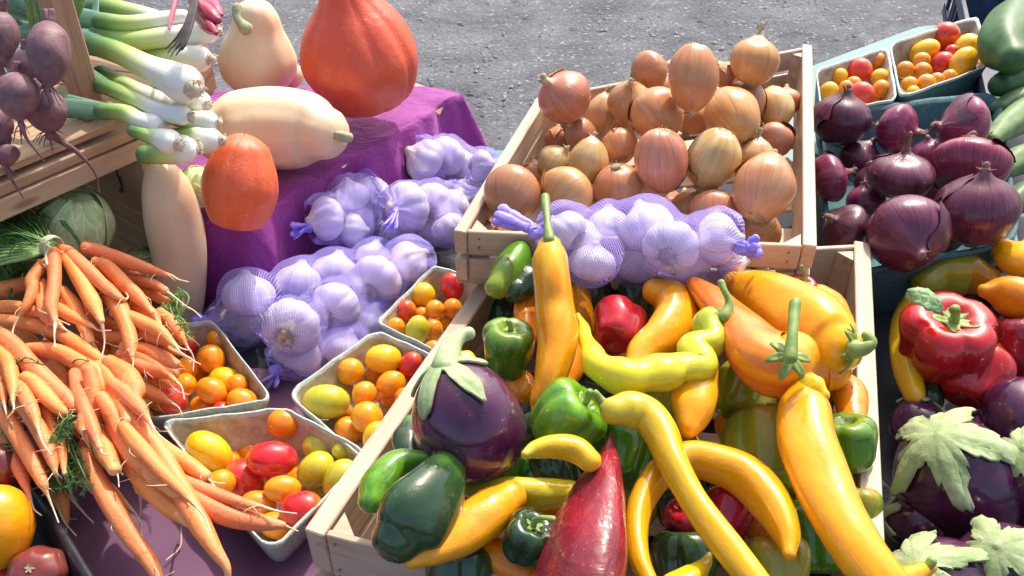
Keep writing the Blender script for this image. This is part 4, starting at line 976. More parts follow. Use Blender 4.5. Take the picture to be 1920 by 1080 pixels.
toms([(1773,68,26,'tred','tall red tomato standing highest in'),(1806,118,23,'tyel','large oval yellow tomato leaning on the front rim of',1.35,60),
 (1815,88,25,'tyel','round yellow tomato in the right corner of'),(1768,120,23,'tred','red tomato with a bright highlight in the middle of'),
 (1697,131,16,'tor','leftmost round orange tomato of'),(1728,114,16,'tor','orange tomato behind the middle of'),(1729,134,17,'tor','orange tomato just left of the middle red one in'),
 (1733,96,20,'tyel','dull gold oval tomato against the back wall of',1.45,25),(1736,157,18,'tor','orange tomato at the front rim of'),(1705,158,15,'tor','shaded orange tomato in the near left corner of'),
 (1785,97,13,'tred','small red tomato behind the middle one in'),(1757,150,14,'tor','tiny orange tomato below the middle red one in'),(1830,125,12,'tor','tiny orange tomato by the right rim of'),(1712,172,12,'tyel','tiny golden tomato against the near rim of'),(1780,145,15,'tor','buried orange tomato under the large oval of')],
 .845, 'tomatoes in the upper right basket', 'the upper right basket', 330, .785)
toms([(353,648,20,'tred','red tomato at the carrot tips in',1.1,90),(320,747,28,'tred','red oval tomato at the near left of',1.2,140),(398,733,24,'tor','oval orange tomato in the middle of',1.3,150),
 (397,673,25,'tor','plump orange tomato by the back wall of',1.15,120),(353,690,22,'tor','bright orange tomato just below the upper red one in'),(382,765,23,'tor','orange tomato at the near rim of',1.15,160),
 (345,722,23,'tor','orange tomato partly under a carrot in'),(426,716,26,'tyel','dull golden oval behind the middle one in',1.35,155),(455,752,24,'tor','shaded orange tomato in the right corner of',1.25,160),
 (378,632,18,'tor','shaded tomato at the far end of',1.2,120),(300,715,22,'tor','tomato nearly covered by carrots in'),(415,770,18,'tred','shaded reddish tomato against the near rim of'),(408,640,20,'tor','shaded tomato high along the back wall of',1.15,120),(445,722,20,'tor','buried orange tomato in the right half of'),(372,702,20,'tor','buried orange tomato in the centre of'),(470,748,18,'tyel','buried golden tomato at the extreme right corner of'),(300,755,18,'tor','buried orange tomato at the near left corner of'),(330,700,22,'tyel','buried yellow tomato in'),(430,690,20,'tor','buried orange tomato along the right wall of')],
 .768, 'tomatoes in the basket by the carrots', 'the basket right of the carrots', 360, .722)
toms([(510,861,33,'tred','big glossy red oval tomato in the middle of',1.45,178),(392,846,33,'tyel','large bright yellow oval tomato on the left of',1.42,145),(533,793,28,'tor','orange tomato perched highest at the back of',1.15,175),
 (565,955,33,'tred','red tomato nearest the crate rail in',1.3,10),(530,917,25,'tor','oval orange tomato below the big red one in',1.4,178),(640,902,34,'tlime','ripening yellow-green tomato against the crate rail in',1.25,70),
 (592,882,33,'tlime','green-tinged tomato right of the big red one in',1.2,50),(535,832,26,'tyel','dull golden oval behind the big red one in',1.7,170),(485,945,24,'tor','orange oval tomato at the carrot tips in',1.4,165),
 (360,872,22,'tyel','long yellow tomato along the left rim of',2.2,140),(458,900,40,'tred','shaded dull red tomato at the centre of',1.1,150),(600,840,26,'tlime','shaded green tomato by the back right wall of',1.3,160),
 (415,905,26,'tor','buried orange tomato near the left rim of'),(600,920,25,'tlime','buried green-yellow tomato near the rail in'),(520,985,26,'tor','orange tomato in the near corner of',1.3,160),(560,900,26,'tor','buried orange tomato right of centre in'),(495,900,24,'tred','buried red tomato under the big red one in'),(430,870,26,'tor','buried orange tomato under the yellow oval of'),(620,870,22,'tyel','buried yellow tomato at the back right of'),(580,820,20,'tor','buried orange tomato by the back wall of'),(450,925,24,'tor','buried orange tomato at the carrots in'),(640,845,18,'tlime','buried lime tomato in the far right corner of'),(470,850,26,'tor','buried tomato behind the yellow oval of')],
 .772, 'tomatoes in the large front basket', 'the large front basket', 400, .722)
toms([(612,753,33,'tlime','big lime-green oval tomato at the left of',1.35,178),(720,673,27,'tyel','large amber oval tomato at the back of',1.32,178),(657,697,26,'tor','round orange tomato behind the lime one in'),
 (688,783,30,'tor','large round orange tomato at the near side of'),(683,738,24,'tor','orange tomato in the centre of'),(733,720,24,'tor','orange tomato right of centre in',1.2,20),(738,748,25,'tor','orange tomato half behind the eggplant in'),
 (772,684,22,'tred','red tomato beside the eggplant cap in',1.2,60),(752,778,24,'tred','red tomato between the eggplant and the rail of',1.3,50),(655,806,24,'tor','orange tomato low at the near left of',1.2,150),(706,820,26,'tyel','amber tomato wedged at the rail end of',1.2,70),
 (635,720,20,'tor','buried orange tomato along the left wall of'),(705,800,20,'tred','buried red tomato low at the near side of'),(760,745,20,'tor','buried orange tomato under the eggplant end of'),(700,700,20,'tor','buried orange tomato under the large amber one of'),(692,716,22,'tyel','shaded yellow tomato between orange ones in'),(640,772,22,'tor','buried orange tomato under the lime one of'),(750,712,20,'tor','buried orange tomato at the back right of'),(720,750,22,'tor','buried orange tomato in the middle of'),(660,730,22,'tor','buried orange tomato left of centre in')],
 .772, 'tomatoes in the basket with the lime tomato', 'the basket beside the eggplant', 440, .722)
toms([(850,536,25,'tred','large shaded red tomato at the back of',1.1,90),(760,582,21,'tred','bright red round tomato at the left of'),(793,553,24,'tyel','yellow tomato behind the bright red one in'),(782,620,22,'tlime','lime-green oval tomato at the near side of',1.35,75),
 (813,619,18,'tor','orange oval tomato beside the lime one in',1.15,90),(742,612,17,'tor','dull orange tomato in the left corner of'),(822,528,16,'tlime','small green-yellow tomato behind in'),(815,580,18,'tor','shaded orange tomato in the middle of'),
 (848,578,19,'tor','shaded orange tomato near the crate in'),(790,590,16,'tor','small buried tomato left of the middle in'),(770,640,16,'tor','buried orange tomato at the near left of'),(870,560,18,'tyel','buried yellow tomato against the crate in'),(762,610,15,'tyel','buried yellow tomato under the bright red one of'),(832,605,18,'tor','buried orange tomato beside the crate in'),(812,655,18,'tor','tomato at the near rim under the crate of')],
 .772, 'tomatoes in the small basket by the garlic', 'the small basket below the garlic', 480, .722)
tomato(258, 762, 22, 'small lime tomato showing beside the carrots, left of the basket divider', M['tlime'], .765, Pile(), 1.1, 80, seed=500)
# ================================================================ heirloom tomatoes in the tray
pl_ = Pile()
tomato(-8, 990, 66, 'large orange-yellow heirloom tomato in the black tray', M['golden'], .815, pl_, 1.25, 82, name='heirloom_tomato', seed=511)
tomato(5, 873, 38, 'dark red tomato with a greenish shoulder at the tray corner', M['tdark'], .83, pl_, 1.1, 100, name='heirloom_tomato', seed=512)
h = empty('heirloom_tomato', P(72, 1075, .78), 'purplish brown heirloom tomato with a corky scar in the black tray', 'tomato')
c_ = P(72, 1075, .78); r_ = 52 * dep(72, 1075, .78) / F
part('fruit', xf(lathe(PR_SQUAT, 50, 26, lobes=7, lamp=.035, bump=.03, seed=4), c_, imgdir(80, 60), (r_, r_, r_)), M['tdark'], h)
part('scar', star(c_ + imgdir(80, 60) * r_ * .81, imgdir(80, 60), r_ * .20, 4, 6, .05), M['stub'], h)
tomato(12, 1092, 44, 'bright red tomato at the bottom left corner of the tray', M['tred'], .78, pl_, name='heirloom_tomato', seed=514)
tomato(-60, 1085, 50, 'orange tomato just outside the left of the tray corner', M['tor'], .77, pl_, name='heirloom_tomato', seed=515)
# ================================================================ garlic
def bag(bulbs, knots, tails, label, seed, where, z, names=None):
    pl = Pile(); balls = []
    for i, q in enumerate(bulbs):
        x, y, r, an, tw = q[:5]; zz = q[5] if len(q) > 5 else z
        c, rr = pl.put(x, y, r, zz, .90); balls.append((c, rr))
        garlic(c, rr, imgdir(an, tw), q[6] + ' ' + where, seed * 20 + i, 'garlic bulbs in violet nets')
    kn = [P(*k) for k in knots]; tl = [P(*t) if t else None for t in tails]
    return net_bag(balls, kn, label, tl, seed)
bag([(1258,462,52,60,-50,1.010,'big garlic bulb, roots outward, in the middle'),(1212,424,52,110,-10,1.030,'tallest garlic bulb at the top'),(1110,492,42,80,20,0.990,'round garlic bulb lowest left'),(1345,448,50,0,10,1.005,'garlic bulb at the right end, nearest the knot'),
     (1060,432,42,140,-20,1.020,'garlic bulb next to the bow'),(1140,420,38,90,10,1.010,'small garlic bulb second along the top'),(1190,492,44,60,30,0.985,'garlic bulb at the bottom centre'),(1300,500,36,120,-30,0.975,'garlic bulb bottom right'),(1372,490,34,0,0,0.980,'garlic bulb tucked under the right end'),(1095,445,34,0,0,0.995,'garlic bulb buried behind the left end')],
    [(1005,432,1.020),(1392,468,1.010)], [(940,402,1.02),(1420,466,1.015)], 'net of garlic lying across the front of the onion crate, with a violet bow', 1, 'of the net across the onion crate', .95)
bag([(612,410,40,190,20,.835,'white garlic bulb beside the left knot'),(655,368,36,100,10,.83,'garlic bulb at the upper left'),(700,362,34,80,-40,.83,'pinkish garlic bulb second along the top'),(662,432,32,0,0,.79,'shaded garlic bulb underneath the left'),(690,410,34,40,10,.80,'grey shaded garlic bulb in the middle'),(640,385,30,40,10,.81,'small garlic bulb behind the left one')],
    [(582,424,.83),(735,400,.81)], [(555,433,.835),None], 'smaller net of garlic left of centre, by the foot of the purple cloth', 2, 'of the smaller middle net', .78)
bag([(762,388,46,190,45,.815,'ribbed garlic bulb with a tie at its centre'),(815,375,36,60,-40,.80,'ridged garlic bulb at the top'),(800,430,34,30,0,.785,'bright small garlic bulb at the bottom'),(850,385,36,60,0,.79,'garlic bulb near the crate corner'),(838,428,32,300,0,.775,'garlic bulb low by the crate corner'),(740,440,32,300,0,.765,'shaded garlic bulb underneath the left'),(876,362,28,30,0,.785,'garlic bulb at the far right end')],
    [(742,396,.835),(898,366,.79)], [(732,425,.835),None], 'net of garlic with a violet tie, right against the onion crate corner', 3, 'of the net by the crate corner', .78)
bag([(795,300,40,150,20,.825,'garlic bulb beside the upright tie'),(838,292,36,60,-40,.82,'garlic bulb in the middle'),(870,310,33,30,0,.81,'garlic bulb towards the crate'),(905,312,30,0,0,.805,'garlic bulb at the right end'),(830,325,28,300,0,.77,'garlic bulb low in the middle'),(770,305,28,300,0,.78,'garlic bulb at the left end')],
    [(774,288,.815),(932,306,.785)], [(752,265,.83),None], 'topmost net of garlic in front of the purple cloth corner', 4, 'of the topmost net', .79)
bag([(548,612,55,75,-58,.81,'bright garlic bulb with root end facing the viewer in the middle'),(465,553,48,95,10,.80,'smooth bluish garlic bulb at the top left'),(632,570,46,50,-45,.80,'garlic bulb with roots showing right of the middle'),(706,524,48,70,-45,.80,'garlic bulb with brown roots towards the right'),
     (452,610,46,70,-45,.785,'garlic bulb with spiky pink roots at the lower left'),(560,528,42,80,0,.785,'garlic bulb at the top under stretched net'),(630,508,40,80,0,.785,'shaded garlic bulb along the upper edge'),(768,490,40,30,0,.79,'garlic bulb at the right end'),(500,590,36,80,0,.77,'garlic bulb buried behind the left pair'),(600,545,36,80,0,.77,'garlic bulb buried in the centre'),(420,596,28,80,0,.775,'small garlic bulb at the left tip'),(700,480,32,80,0,.775,'garlic bulb buried near the right end')],
    [(392,612,.775),(812,478,.78)], [(376,604,.775),None], 'longest net of garlic lying diagonally behind the tomato baskets', 5, 'of the longest net', .79)
bag([(570,668,40,200,20,.755,'garlic bulb beside the knot'),(640,650,40,60,10,.755,'garlic bulb in the middle'),(690,600,38,60,10,.755,'garlic bulb at the upper end'),(610,640,34,60,10,.745,'garlic bulb buried in the middle'),(540,660,30,60,10,.745,'garlic bulb buried by the knot'),(660,610,32,60,10,.745,'garlic bulb buried near the upper end')],
    [(518,695,.75),(730,575,.76)], [(508,718,.745),None], 'shaded net of garlic underneath the longest net', 6, 'of the shaded lowest net', .75)
# ================================================================ squashes
def tube_thing(name, path, z, label, cat, mat, z1=None, group=None, pn='fruit', **kw):
    pts, rad = rpath(path, z, z1); b = tube(pts, rad, 40, sub=9, **kw); c = cen(b); t = empty(name, c, label, cat, group); part(pn, b, mat, t); return t, pts, rad
c_ = P(484, 104, .985); r_ = 73 * dep(484, 104, .985) / F
t = empty('butternut_squash', c_, 'upright butternut squash at the back with a cut stem leaning left', 'squash', 'squashes on the purple cloth')
part('fruit', xf(lathe([(.0, -.98), (.5, -.96), (.93, -.60), (1.0, -.15), (.86, .30), (.66, .72), (.54, 1.1), (.34, 1.36), (.0, 1.44)], 60, 44, lobes=9, lamp=.012, bump=.03, seed=3), c_, Vector((.10, .0, 1)).normalized(), r_), M['butternut'], t)
part('stem', tube([P(462,55,1.085), P(446,36,1.100), P(444,14,1.115)], [.011, .007, .009], 12, lobes=5, lamp=.12, bump=.08, seed=2), M['squashstem'], t)
t, p_, r_ = tube_thing('butternut_squash', [(500,125,48,.925),(528,134,40,.92),(548,142,24,.915)], 1, 'butternut squash lying behind the upright one', 'squash', M['butternut'], group='squashes on the purple cloth', bump=.012, seed=9)
t, p_, r_ = tube_thing('butternut_squash', [(610,250,50,0.955),(580,243,68,0.955),(540,240,76,0.955),(490,240,76,0.955),(440,245,70,0.955),(400,250,50,0.955)], 1, 'fat ribbed butternut squash lying with its green stem to the right', 'squash', M['butternut'], group='squashes on the purple cloth', lobes=11, lamp=.02, bump=.012, seed=5)
part('stem', tube([P(607,247,0.965), P(625,252,0.965), P(655,258,0.960)], [.014, .009, .008], 12, lobes=5, lamp=.16, bump=.06, seed=2), M['squashstem'], t)
t, p_, r_ = tube_thing('butternut_squash', [(302,318,16,0.965),(306,332,36,0.965),(316,370,48,0.935),(328,425,52,0.885),(338,490,48,0.830),(342,560,40,0.765),(340,600,34,0.730)], 1, 'long pale butternut squash propped upright against the brown crate', 'squash', M['butternut'], group='squashes on the purple cloth', bump=.012, seed=7)
c_ = P(672,98,1.020); r_ = 107 * dep(672,98,1.020) / F
t = empty('red_squash', c_, 'large teardrop-shaped red squash in front of the gravel', 'squash', 'squashes on the purple cloth')
part('fruit', xf(lathe(PR_KURI, 72, 50, lobes=10, lamp=.020, sharp=True, bump=.02, seed=8), c_, (Vector((-.14, -.05, 1)) ).normalized(), (r_, r_, r_ * 1.08), 2), M['kuri'], t)
part('stem', tube([c_ + Vector((-.18, -.06, 1.28)) * r_ * 1.08, c_ + Vector((-.20, -.06, 1.5)) * r_ * 1.08], [.014, .012], 10, lobes=5, lamp=.1), M['squashstem'], t)
c_ = P(452, 340, .965); r_ = 69 * dep(452, 340, .965) / F
t = empty('red_squash', c_, 'orange-red oval squash with a rough shiny skin beside the pale butternut', 'squash', 'squashes on the purple cloth')
part('fruit', xf(lathe(PR_KURI[:-3] + [(.62, .72), (.30, .86), (.0, .90)], 64, 44, lobes=9, lamp=.016, sharp=True, bump=.02, seed=18), c_, imgdir(82, 12), (r_, r_, r_ * 1.42), 1), M['kurior'], t)
# ================================================================ cabbages
def cabbage(px, py, r, z, label, seed, dark=3, ang=75, tow=25):
    c = P(px, py, z); rr = r * dep(px, py, z) / F; rs = random.Random(seed)
    t = empty('cabbage', c, label, 'cabbage', 'green cabbages')
    part('heart', xf(lathe(PR_CABB, 48, 30, bump=.03, seed=seed), c, imgdir(ang, tow), rr * .95, 0), M['cabbage'], t)
    for k in range(7):
        a = k * 2.4 + rs.uniform(-.3, .3); V, Fc, C = [], [], []; A, B = 22, 14; w_ = rs.uniform(1.0, 1.25)
        for i in range(B + 1):
            for j in range(A + 1):
                u = (j / A - .5) * 2; v = i / B
                wid = w_ * math.sin(math.pi * min(v * .78 + .10, 1)) ** .6; th = a + u * wid
                ph = -1.2 + v * (2.3 if k < 5 else 1.7); R = .965 + .035 * (k % 3) + (.05 * max(v - .8, 0) / .2) + .018 * math.sin(9 * u + 7 * v + k) * (abs(u) ** 2 + .2) + (.06 * abs(u) ** 6)
                V.append(Vector((math.cos(th) * math.cos(ph) * R, math.sin(th) * math.cos(ph) * R, math.sin(ph) * R * .96))); C.append((u, v, k * .3))
        Fc = [(i * (A + 1) + j, i * (A + 1) + j + 1, (i + 1) * (A + 1) + j + 1, (i + 1) * (A + 1) + j) for i in range(B) for j in range(A)]
        o = part('leaf', xf((V, Fc, C), c, imgdir(ang, tow), rr), M['cabbagedark'] if k >= 7 - dark else M['cabbage'], t)
        md = o.modifiers.new('thick', 'SOLIDIFY'); md.thickness = .0015
cabbage(142, 420, 66, .905, 'pale green cabbage in the mouth of the brown crate behind the carrots', 1, 2)
cabbage(262, 512, 48, .775, 'dull green cabbage mostly hidden under the carrots', 2, 5)
cabbage(372, 350, 40, .925, 'green cabbage peeping between pale butternut and orange-red squash', 3, 0)
cabbage(60, 330, 62, .80, 'shaded cabbage deep inside the brown crate at the left', 4, 7)
# ================================================================ leeks
def leek(path, z, label, seed, z1=None, leaf=True, head=1.25):
    pts, rad = rpath(path, z, z1); hd = pts[-1]; d = (pts[-1] - pts[-2]).normalized()
    b = tube(pts, rad, 26, bump=.02, seed=seed, sub=8); c = cen(b); t = empty('leek', c, label, 'leek', 'leeks heaped beside the wooden post')
    part('shaft', b, M['leek'], t)
    rs = random.Random(seed); r = rad[-1]; pr = [tube([hd + d * r * .72, hd + d * r * .92], [r * .52, r * .40], 12, bump=.12, seed=seed)]
    o1 = d.orthogonal().normalized(); o2 = d.cross(o1)
    for k in range(34):
        a = rs.uniform(0, 6.28); q = rs.uniform(.1, .5); dd = o1 * math.cos(a) + o2 * math.sin(a); s0 = hd + d * r * .9 + dd * r * q
        pr.append(tube([s0, s0 + d * r * .12 + dd * r * .05, s0 + d * r * rs.uniform(.1, .3) + dd * r * rs.uniform(.0, .25)], [.0011, .0009, .0005], 4, sub=2, cap=(False, False)))
    part('roots', merge(pr), M['leekroot'], t)
    if leaf:
        d0 = (pts[0] - pts[1]).normalized(); lv = []
        for k in range(4):
            s = pts[0] - d0 * .01; sd = Vector((rs.uniform(-.5, .5), rs.uniform(-.2, .6), rs.uniform(-.15, .25)))
            lv.append(tube([s, s + (d0 + sd * .3) * .05, s + (d0 + sd * .5) * .12, s + (d0 + sd) * .19], [rad[0] * 1.0, rad[0] * 1.15, rad[0] * 1.1, rad[0] * .4], 12, seed=seed + k, bump=.08, flat=.22))
        part('leaf', merge(lv), M['leekleaf'], t)
leek([(180,85,20),(225,100,21),(280,128,24),(325,148,33),(346,158,37)], 1.13, 'thick leek with the largest white bulb, in front of the heap', 1)
leek([(188,40,17),(240,46,17),(300,38,16),(345,32,14)], 1.15, 'straight yellow-green leek uppermost beneath the red bulbs', 2)
leek([(182,66,18),(240,76,18),(310,70,19),(370,62,21),(392,60,20)], 1.13, 'pale green leek second from the top, white end behind red bulbs', 3)
leek([(250,98,16),(310,108,18),(350,108,24),(375,110,25)], 1.10, 'leek with a bright white swollen end just above the largest bulb', 4)
leek([(190,160,15),(240,180,16),(300,208,17),(342,216,19)], 1.10, 'leek with a thin white end below the largest bulb', 5, 1.09)
leek([(190,208,16),(235,212,16),(262,226,17),(290,236,21)], 1.09, 'short leek with green shaft just right of the wooden post foot', 6, 1.08)
leek([(250,246,12),(285,256,16),(318,266,24)], 1.075, 'leek whose hairy white end points at the pale butternut', 7, 1.07, False)
leek([(300,165,13),(345,180,16),(376,192,21)], 1.085, 'leek with a brown root disc right under the largest bulb', 8, 1.08, False)
leek([(300,215,14),(350,225,17),(392,228,20)], 1.07, 'leek end nearest the fat ribbed butternut', 9, 1.065, False)
leek([(190,140,18),(250,170,19),(300,190,18),(320,196,14)], 1.075, 'dark green shaded leek in the gap below the thick one', 10, leaf=False)
leek([(270,290,18),(310,285,24),(345,280,28)], 1.055, 'pale leek bundle end lying under the others', 11, 1.05, False)
leek([(180,15,22),(230,22,20),(290,34,15),(330,50,12)], 1.12, 'blue-green leek at the very back left', 12)
leek([(330,260,20),(372,262,26),(395,262,24)], 1.045, 'white leek end resting on the cabbage', 13, leaf=False)
# red bulbs with wilted dark tops
t0 = Pile()
for i, (pth, lb) in enumerate([([(352,-20,6),(372,10,15),(395,30,17),(408,38,8)], 'upper crimson spring onion bulb of the hanging bunch'), ([(365,10,6),(380,35,14),(395,52,13),(405,62,5)], 'lower crimson spring onion bulb above the leeks'),
      ([(372,-25,8),(392,0,14),(405,20,12),(414,28,5)], 'rightmost crimson spring onion bulb of the hanging bunch'), ([(335,-30,5),(328,5,5),(320,40,4),(317,54,2)], 'thin straight crimson stalk hanging left of the bunch')]):
    tt, a, b = tube_thing('spring_onion', pth, 1.20 - .01 * i, lb, 'spring onion', M['magenta'], group='crimson spring onions', pn='bulb', bump=.06, seed=i)
vv = [tube([P(362 + k * 1.5, 0, 1.215), P(350 + k * 2, 40 + k, 1.205), P(330 + k * 3, 72 + 3 * k, 1.19), P(310 + k * 5, 92 + (k * 7) % 16, 1.18)], [.0028, .0026, .0018, .0008], 6, seed=k) for k in range(6)]
solo('wilted_stalks', merge(vv), M['brownroots'], cen(merge(vv)), 'dark wilted strands hanging from the crimson bulbs over the leeks', 'stalks')
# ================================================================ beets
def beet(px, py, r, z, ang, tow, asp, label, seed, tail=None):
    c = P(px, py, z); rr = r * dep(px, py, z) / F; ax = imgdir(ang, tow); t = empty('beet', c, label, 'beet', 'purple beets on the upper crate')
    part('root', xf(lathe(PR_BEET, 48, 36, bump=.035, seed=seed), c, ax, (rr, rr, rr * asp), seed), M['beet'], t)
    rs = random.Random(seed); pr = []
    b0 = c - ax * rr * asp * 1.15
    if tail: pr.append(tube([b0] + [P(*q) for q in tail], [.006, .0045, .003, .0014, .0008][:len(tail) + 1], 8, bump=.1, seed=seed))
    else: pr.append(tube([b0, b0 - ax * rr * .5 + Vector((.004, 0, -.01)), b0 - ax * rr * .9 + Vector((rs.uniform(-.02, .02), 0, -.03))], [.004, .002, .0007], 7, seed=seed))
    for k in range(9):
        s0 = b0 + ax * rr * asp * rs.uniform(.0, .35); d = Vector((rs.uniform(-1, 1), rs.uniform(-.6, .2), rs.uniform(-1, .1))).normalized() * rr
        pr.append(tube([s0, s0 + d * .4, s0 + d * .8 + Vector((0, 0, -.008))], [.0011, .0008, .0005], 4, sub=3, cap=(False, False)))
    part('root_hair', merge(pr), M['beetroot'], t)
    pr = [tube([c + ax * rr * asp * .92, c + ax * rr * asp * 1.2 + Vector((rs.uniform(-.01, .01), 0, .006))], [.008, .004], 8, bump=.15, seed=seed + k) for k in range(3)]
    part('leaf_stub', merge(pr), M['beetroot'], t)
beet(92, 100, 41, 1.20, 92, -10, 1.55, 'upright oval beet beside the wooden post', 1)
beet(32, 180, 38, 1.16, 100, -5, 1.20, 'rosy brown beet left of the grey one with a dark tail', 2)
beet(86, 208, 40, 1.12, 95, 5, 1.0, 'greyish beet lowest at the post, its long tail hanging over the shelf', 3, [(110,262,1.085),(150,290,1.06),(178,325,1.03),(187,362,1.0)])
beet(2, 70, 30, 1.18, 90, 0, 1.7, 'beet cut by the left frame edge at the top', 4)
beet(-4, 235, 26, 1.11, 95, 0, 1.3, 'beet cut by the left frame edge above the plank', 5)
beet(10, 290, 24, 1.075, 95, 0, .9, 'small beet with a pale tail lying on the plank edge', 6)
beet(50, 130, 34, 1.10, 90, 0, 1.1, 'shaded beet deep behind the upright one', 7)
lv = [tube([P(60 + k * 9, 80, 1.13), P(66 + k * 11, 40, 1.16), P(60 + k * 14, -10, 1.2)], [.007, .010, .014], 10, seed=k, bump=.1, flat=.4) for k in range(7)]
solo('beet_leaves', merge(lv), M['cabbagedark'], cen(merge(lv)), 'green leaf stalks between the beets and the post', 'leaves')
# ================================================================ zucchini right edge
for i, (pth, z, mt, lb) in enumerate([
    ([(1935,10,35),(1905,50,52),(1885,85,48),(1900,112,30)], .93, 'zuke', 'fat dark green zucchini in the top right corner'),
    ([(1860,262,14),(1885,240,24),(1925,215,32),(1980,190,34)], .87, 'cuke', 'pale green zucchini slanting up to the right edge'),
    ([(1875,160,22),(1905,150,30),(1960,130,34)], .86, 'zuke', 'dark zucchini behind the onion basket corner'),
    ([(1880,320,20),(1915,300,28),(1970,290,30)], .85, 'cuke', 'dusty blue-green zucchini beside the onion basket rim'),
    ([(1890,390,20),(1920,370,28),(1970,350,30)], .84, 'zuke', 'lowest zucchini by the right edge below the dusty one'),
    ([(1870,205,16),(1900,190,20),(1960,170,24)], .84, 'zuke', 'thin dark zucchini between pale one and basket')]):
    tube_thing('zucchini', pth, z, lb, 'zucchini', M[mt], group='zucchini in the navy crate', lobes=6, lamp=.03, bump=.015, seed=i)

rs = random.Random(5)
for i, (x, y, z) in enumerate([(905, 405, .945), (925, 425, .93), (890, 420, .94), (950, 440, .925)]):
    c0 = P(x, y, z); V, Fc, C = [], [], []; sx, sy = rs.uniform(.016, .026), rs.uniform(.010, .016); a = rs.uniform(0, 3)
    for p in range(11):
        for q in range(9):
            u, v = p / 5 - 1, q / 4 - 1; k = (1 - .25 * abs(v)) * (1 + .12 * math.sin(5 * u + i)); X, Y = u * sx * k, v * sy * (1 - .3 * u * u)
            V.append(c0 + Vector((X * math.cos(a) - Y * math.sin(a), X * math.sin(a) + Y * math.cos(a), .010 * (v * v) + .005 * math.sin(3 * u + i)))); C.append((u, v, .5))
    Fc = [(p * 9 + q, p * 9 + q + 1, (p + 1) * 9 + q + 1, (p + 1) * 9 + q) for p in range(10) for q in range(8)]
    solo('onion_skin', (V, Fc, C), M['onion'], c0, ['curled', 'torn', 'folded', 'smallest'][i] + ' scrap of loose onion skin in the front left corner of the onion crate', 'onion skin', 'loose onion skin scraps')
# ================================================================ carrots
def C(path, z, lb, tail=None, z1=None):
    C.n += 1; return carrot(path, z, lb, C.n * 7, tail, z1=z1)
C.n = 0
# the bunch tied with twine on top of the heap
C([(112,464,9),(130,476,14),(165,508,15),(200,540,12),(224,558,7),(236,562,3)], .945, 'bunched carrot running right from the twine, second to the top', [(240,556),(232,545),(222,548)], .915)
C([(160,464,12),(185,472,15),(225,486,15),(275,503,11),(324,518,3)], .935, 'topmost carrot pointing straight right with a fine tip', z1=.905)
C([(101,470,9),(101,490,14),(102,530,13),(96,572,13),(104,604,6)], .95, 'short carrot hanging straight down from the twine', [(102,625),(103,650)], .92)
C([(88,490,9),(76,500,12),(60,525,13),(62,545,13),(48,575,9),(36,592,4)], .945, 'kinked carrot bending left below the twine with a very long root', [(24,620,.90),(24,660,.895),(38,682,.89),(56,704,.88)], .91)
C([(118,478,10),(138,500,16),(155,530,17),(175,568,15),(190,602,7)], .94, 'thick carrot hanging to the lower right of the twine', [(196,640,.89),(190,670,.885),(180,685,.88)], .91)
C([(178,490,10),(200,500,14),(232,532,15),(262,560,13),(286,586,5)], .925, 'carrot in the middle right of the bunch with a looping root', [(296,612,.88),(284,634,.88),(254,638,.88)], .90)
C([(172,520,12),(195,540,18),(222,575,18),(238,612,15),(246,645,13),(248,668,5)], .915, 'broad carrot curving down through the centre of the bunch', z1=.89)
C([(118,545,11),(140,575,14),(158,612,13),(170,638,8)], .91, 'carrot under the thick bunched one, tip towards the middle', [(185,660,.87),(205,672,.87)], .885)
C([(80,530,10),(80,570,13),(92,598,12),(112,610,6)], .92, 'pinkish carrot behind the one that hangs straight down', z1=.90)
C([(230,560,12),(262,575,15),(285,592,14),(300,610,5)], .89, 'stout carrot lying under the looping root', z1=.885)
C([(236,500,11),(270,535,12),(300,560,10),(340,572,4)], .885, 'carrot at the right edge of the bunch, partly under fern', z1=.87)
C([(240,520,10),(280,530,12),(310,545,8)], .895, 'small carrot beneath the topmost one')
# carrots lying to the left and crossing the middle
C([(-20,548,14),(20,540,18),(52,528,12)], .90, 'carrot end at the left edge, level with the bunch')
C([(-20,576,13),(30,576,14),(70,584,12),(95,592,8)], .905, 'thin carrot lying level at the left edge below the kinked one')
C([(-10,600,14),(50,606,16),(105,622,15),(150,648,14),(190,676,10),(222,692,5)], .895, 'long carrot crossing from the left edge, fading into a thin root', [(240,700),(258,712)], .87)
C([(-10,622,16),(20,645,19),(60,688,19),(105,730,17),(140,760,15),(156,772,9)], .905, 'big carrot running diagonally from the left edge to the middle', z1=.875)
C([(52,652,10),(80,655,15),(118,664,17),(155,685,18),(180,702,20),(198,730,17),(222,765,11),(236,775,4)], .89, 'bent carrot with a knee, crossing below the bunch', z1=.865)
C([(200,632,12),(240,634,15),(290,645,14),(340,664,4)], .87, 'carrot pointing at the red tomato, half under others')
C([(235,608,12),(270,622,16),(300,636,14),(325,645,4)], .885, 'carrot lying just above the tomato basket corner')
C([(300,585,10),(322,606,13),(340,632,9),(350,648,3)], .88, 'slim carrot whose fine tip touches the red tomato', z1=.86)
C([(330,684,11),(305,672,16),(275,658,16),(235,650,14)], .875, 'carrot with a greenish blunt crown over the basket')
C([(326,702,12),(296,694,15),(262,686,15),(235,680,12)], .868, 'blunt carrot right below the greenish crown one')
C([(48,708,14),(68,722,16),(95,752,15),(118,772,10),(126,778,4)], .90, 'short separate carrot at left with a curling white root', [(145,780,.88),(160,768,.88)], .88)
C([(168,696,14),(174,730,16),(178,765,13),(181,795,5)], .90, 'carrot hanging vertically with a forked white root', [(184,840,.82),(186,900,.78)], .86)
C([(-8,655,13),(14,680,15),(24,720,13),(24,752,4)], .90, 'carrot at the left edge pointing down, above the heirloom tomato')
C([(-10,700,12),(4,730,12),(8,758,4)], .89, 'little carrot at the extreme left edge')
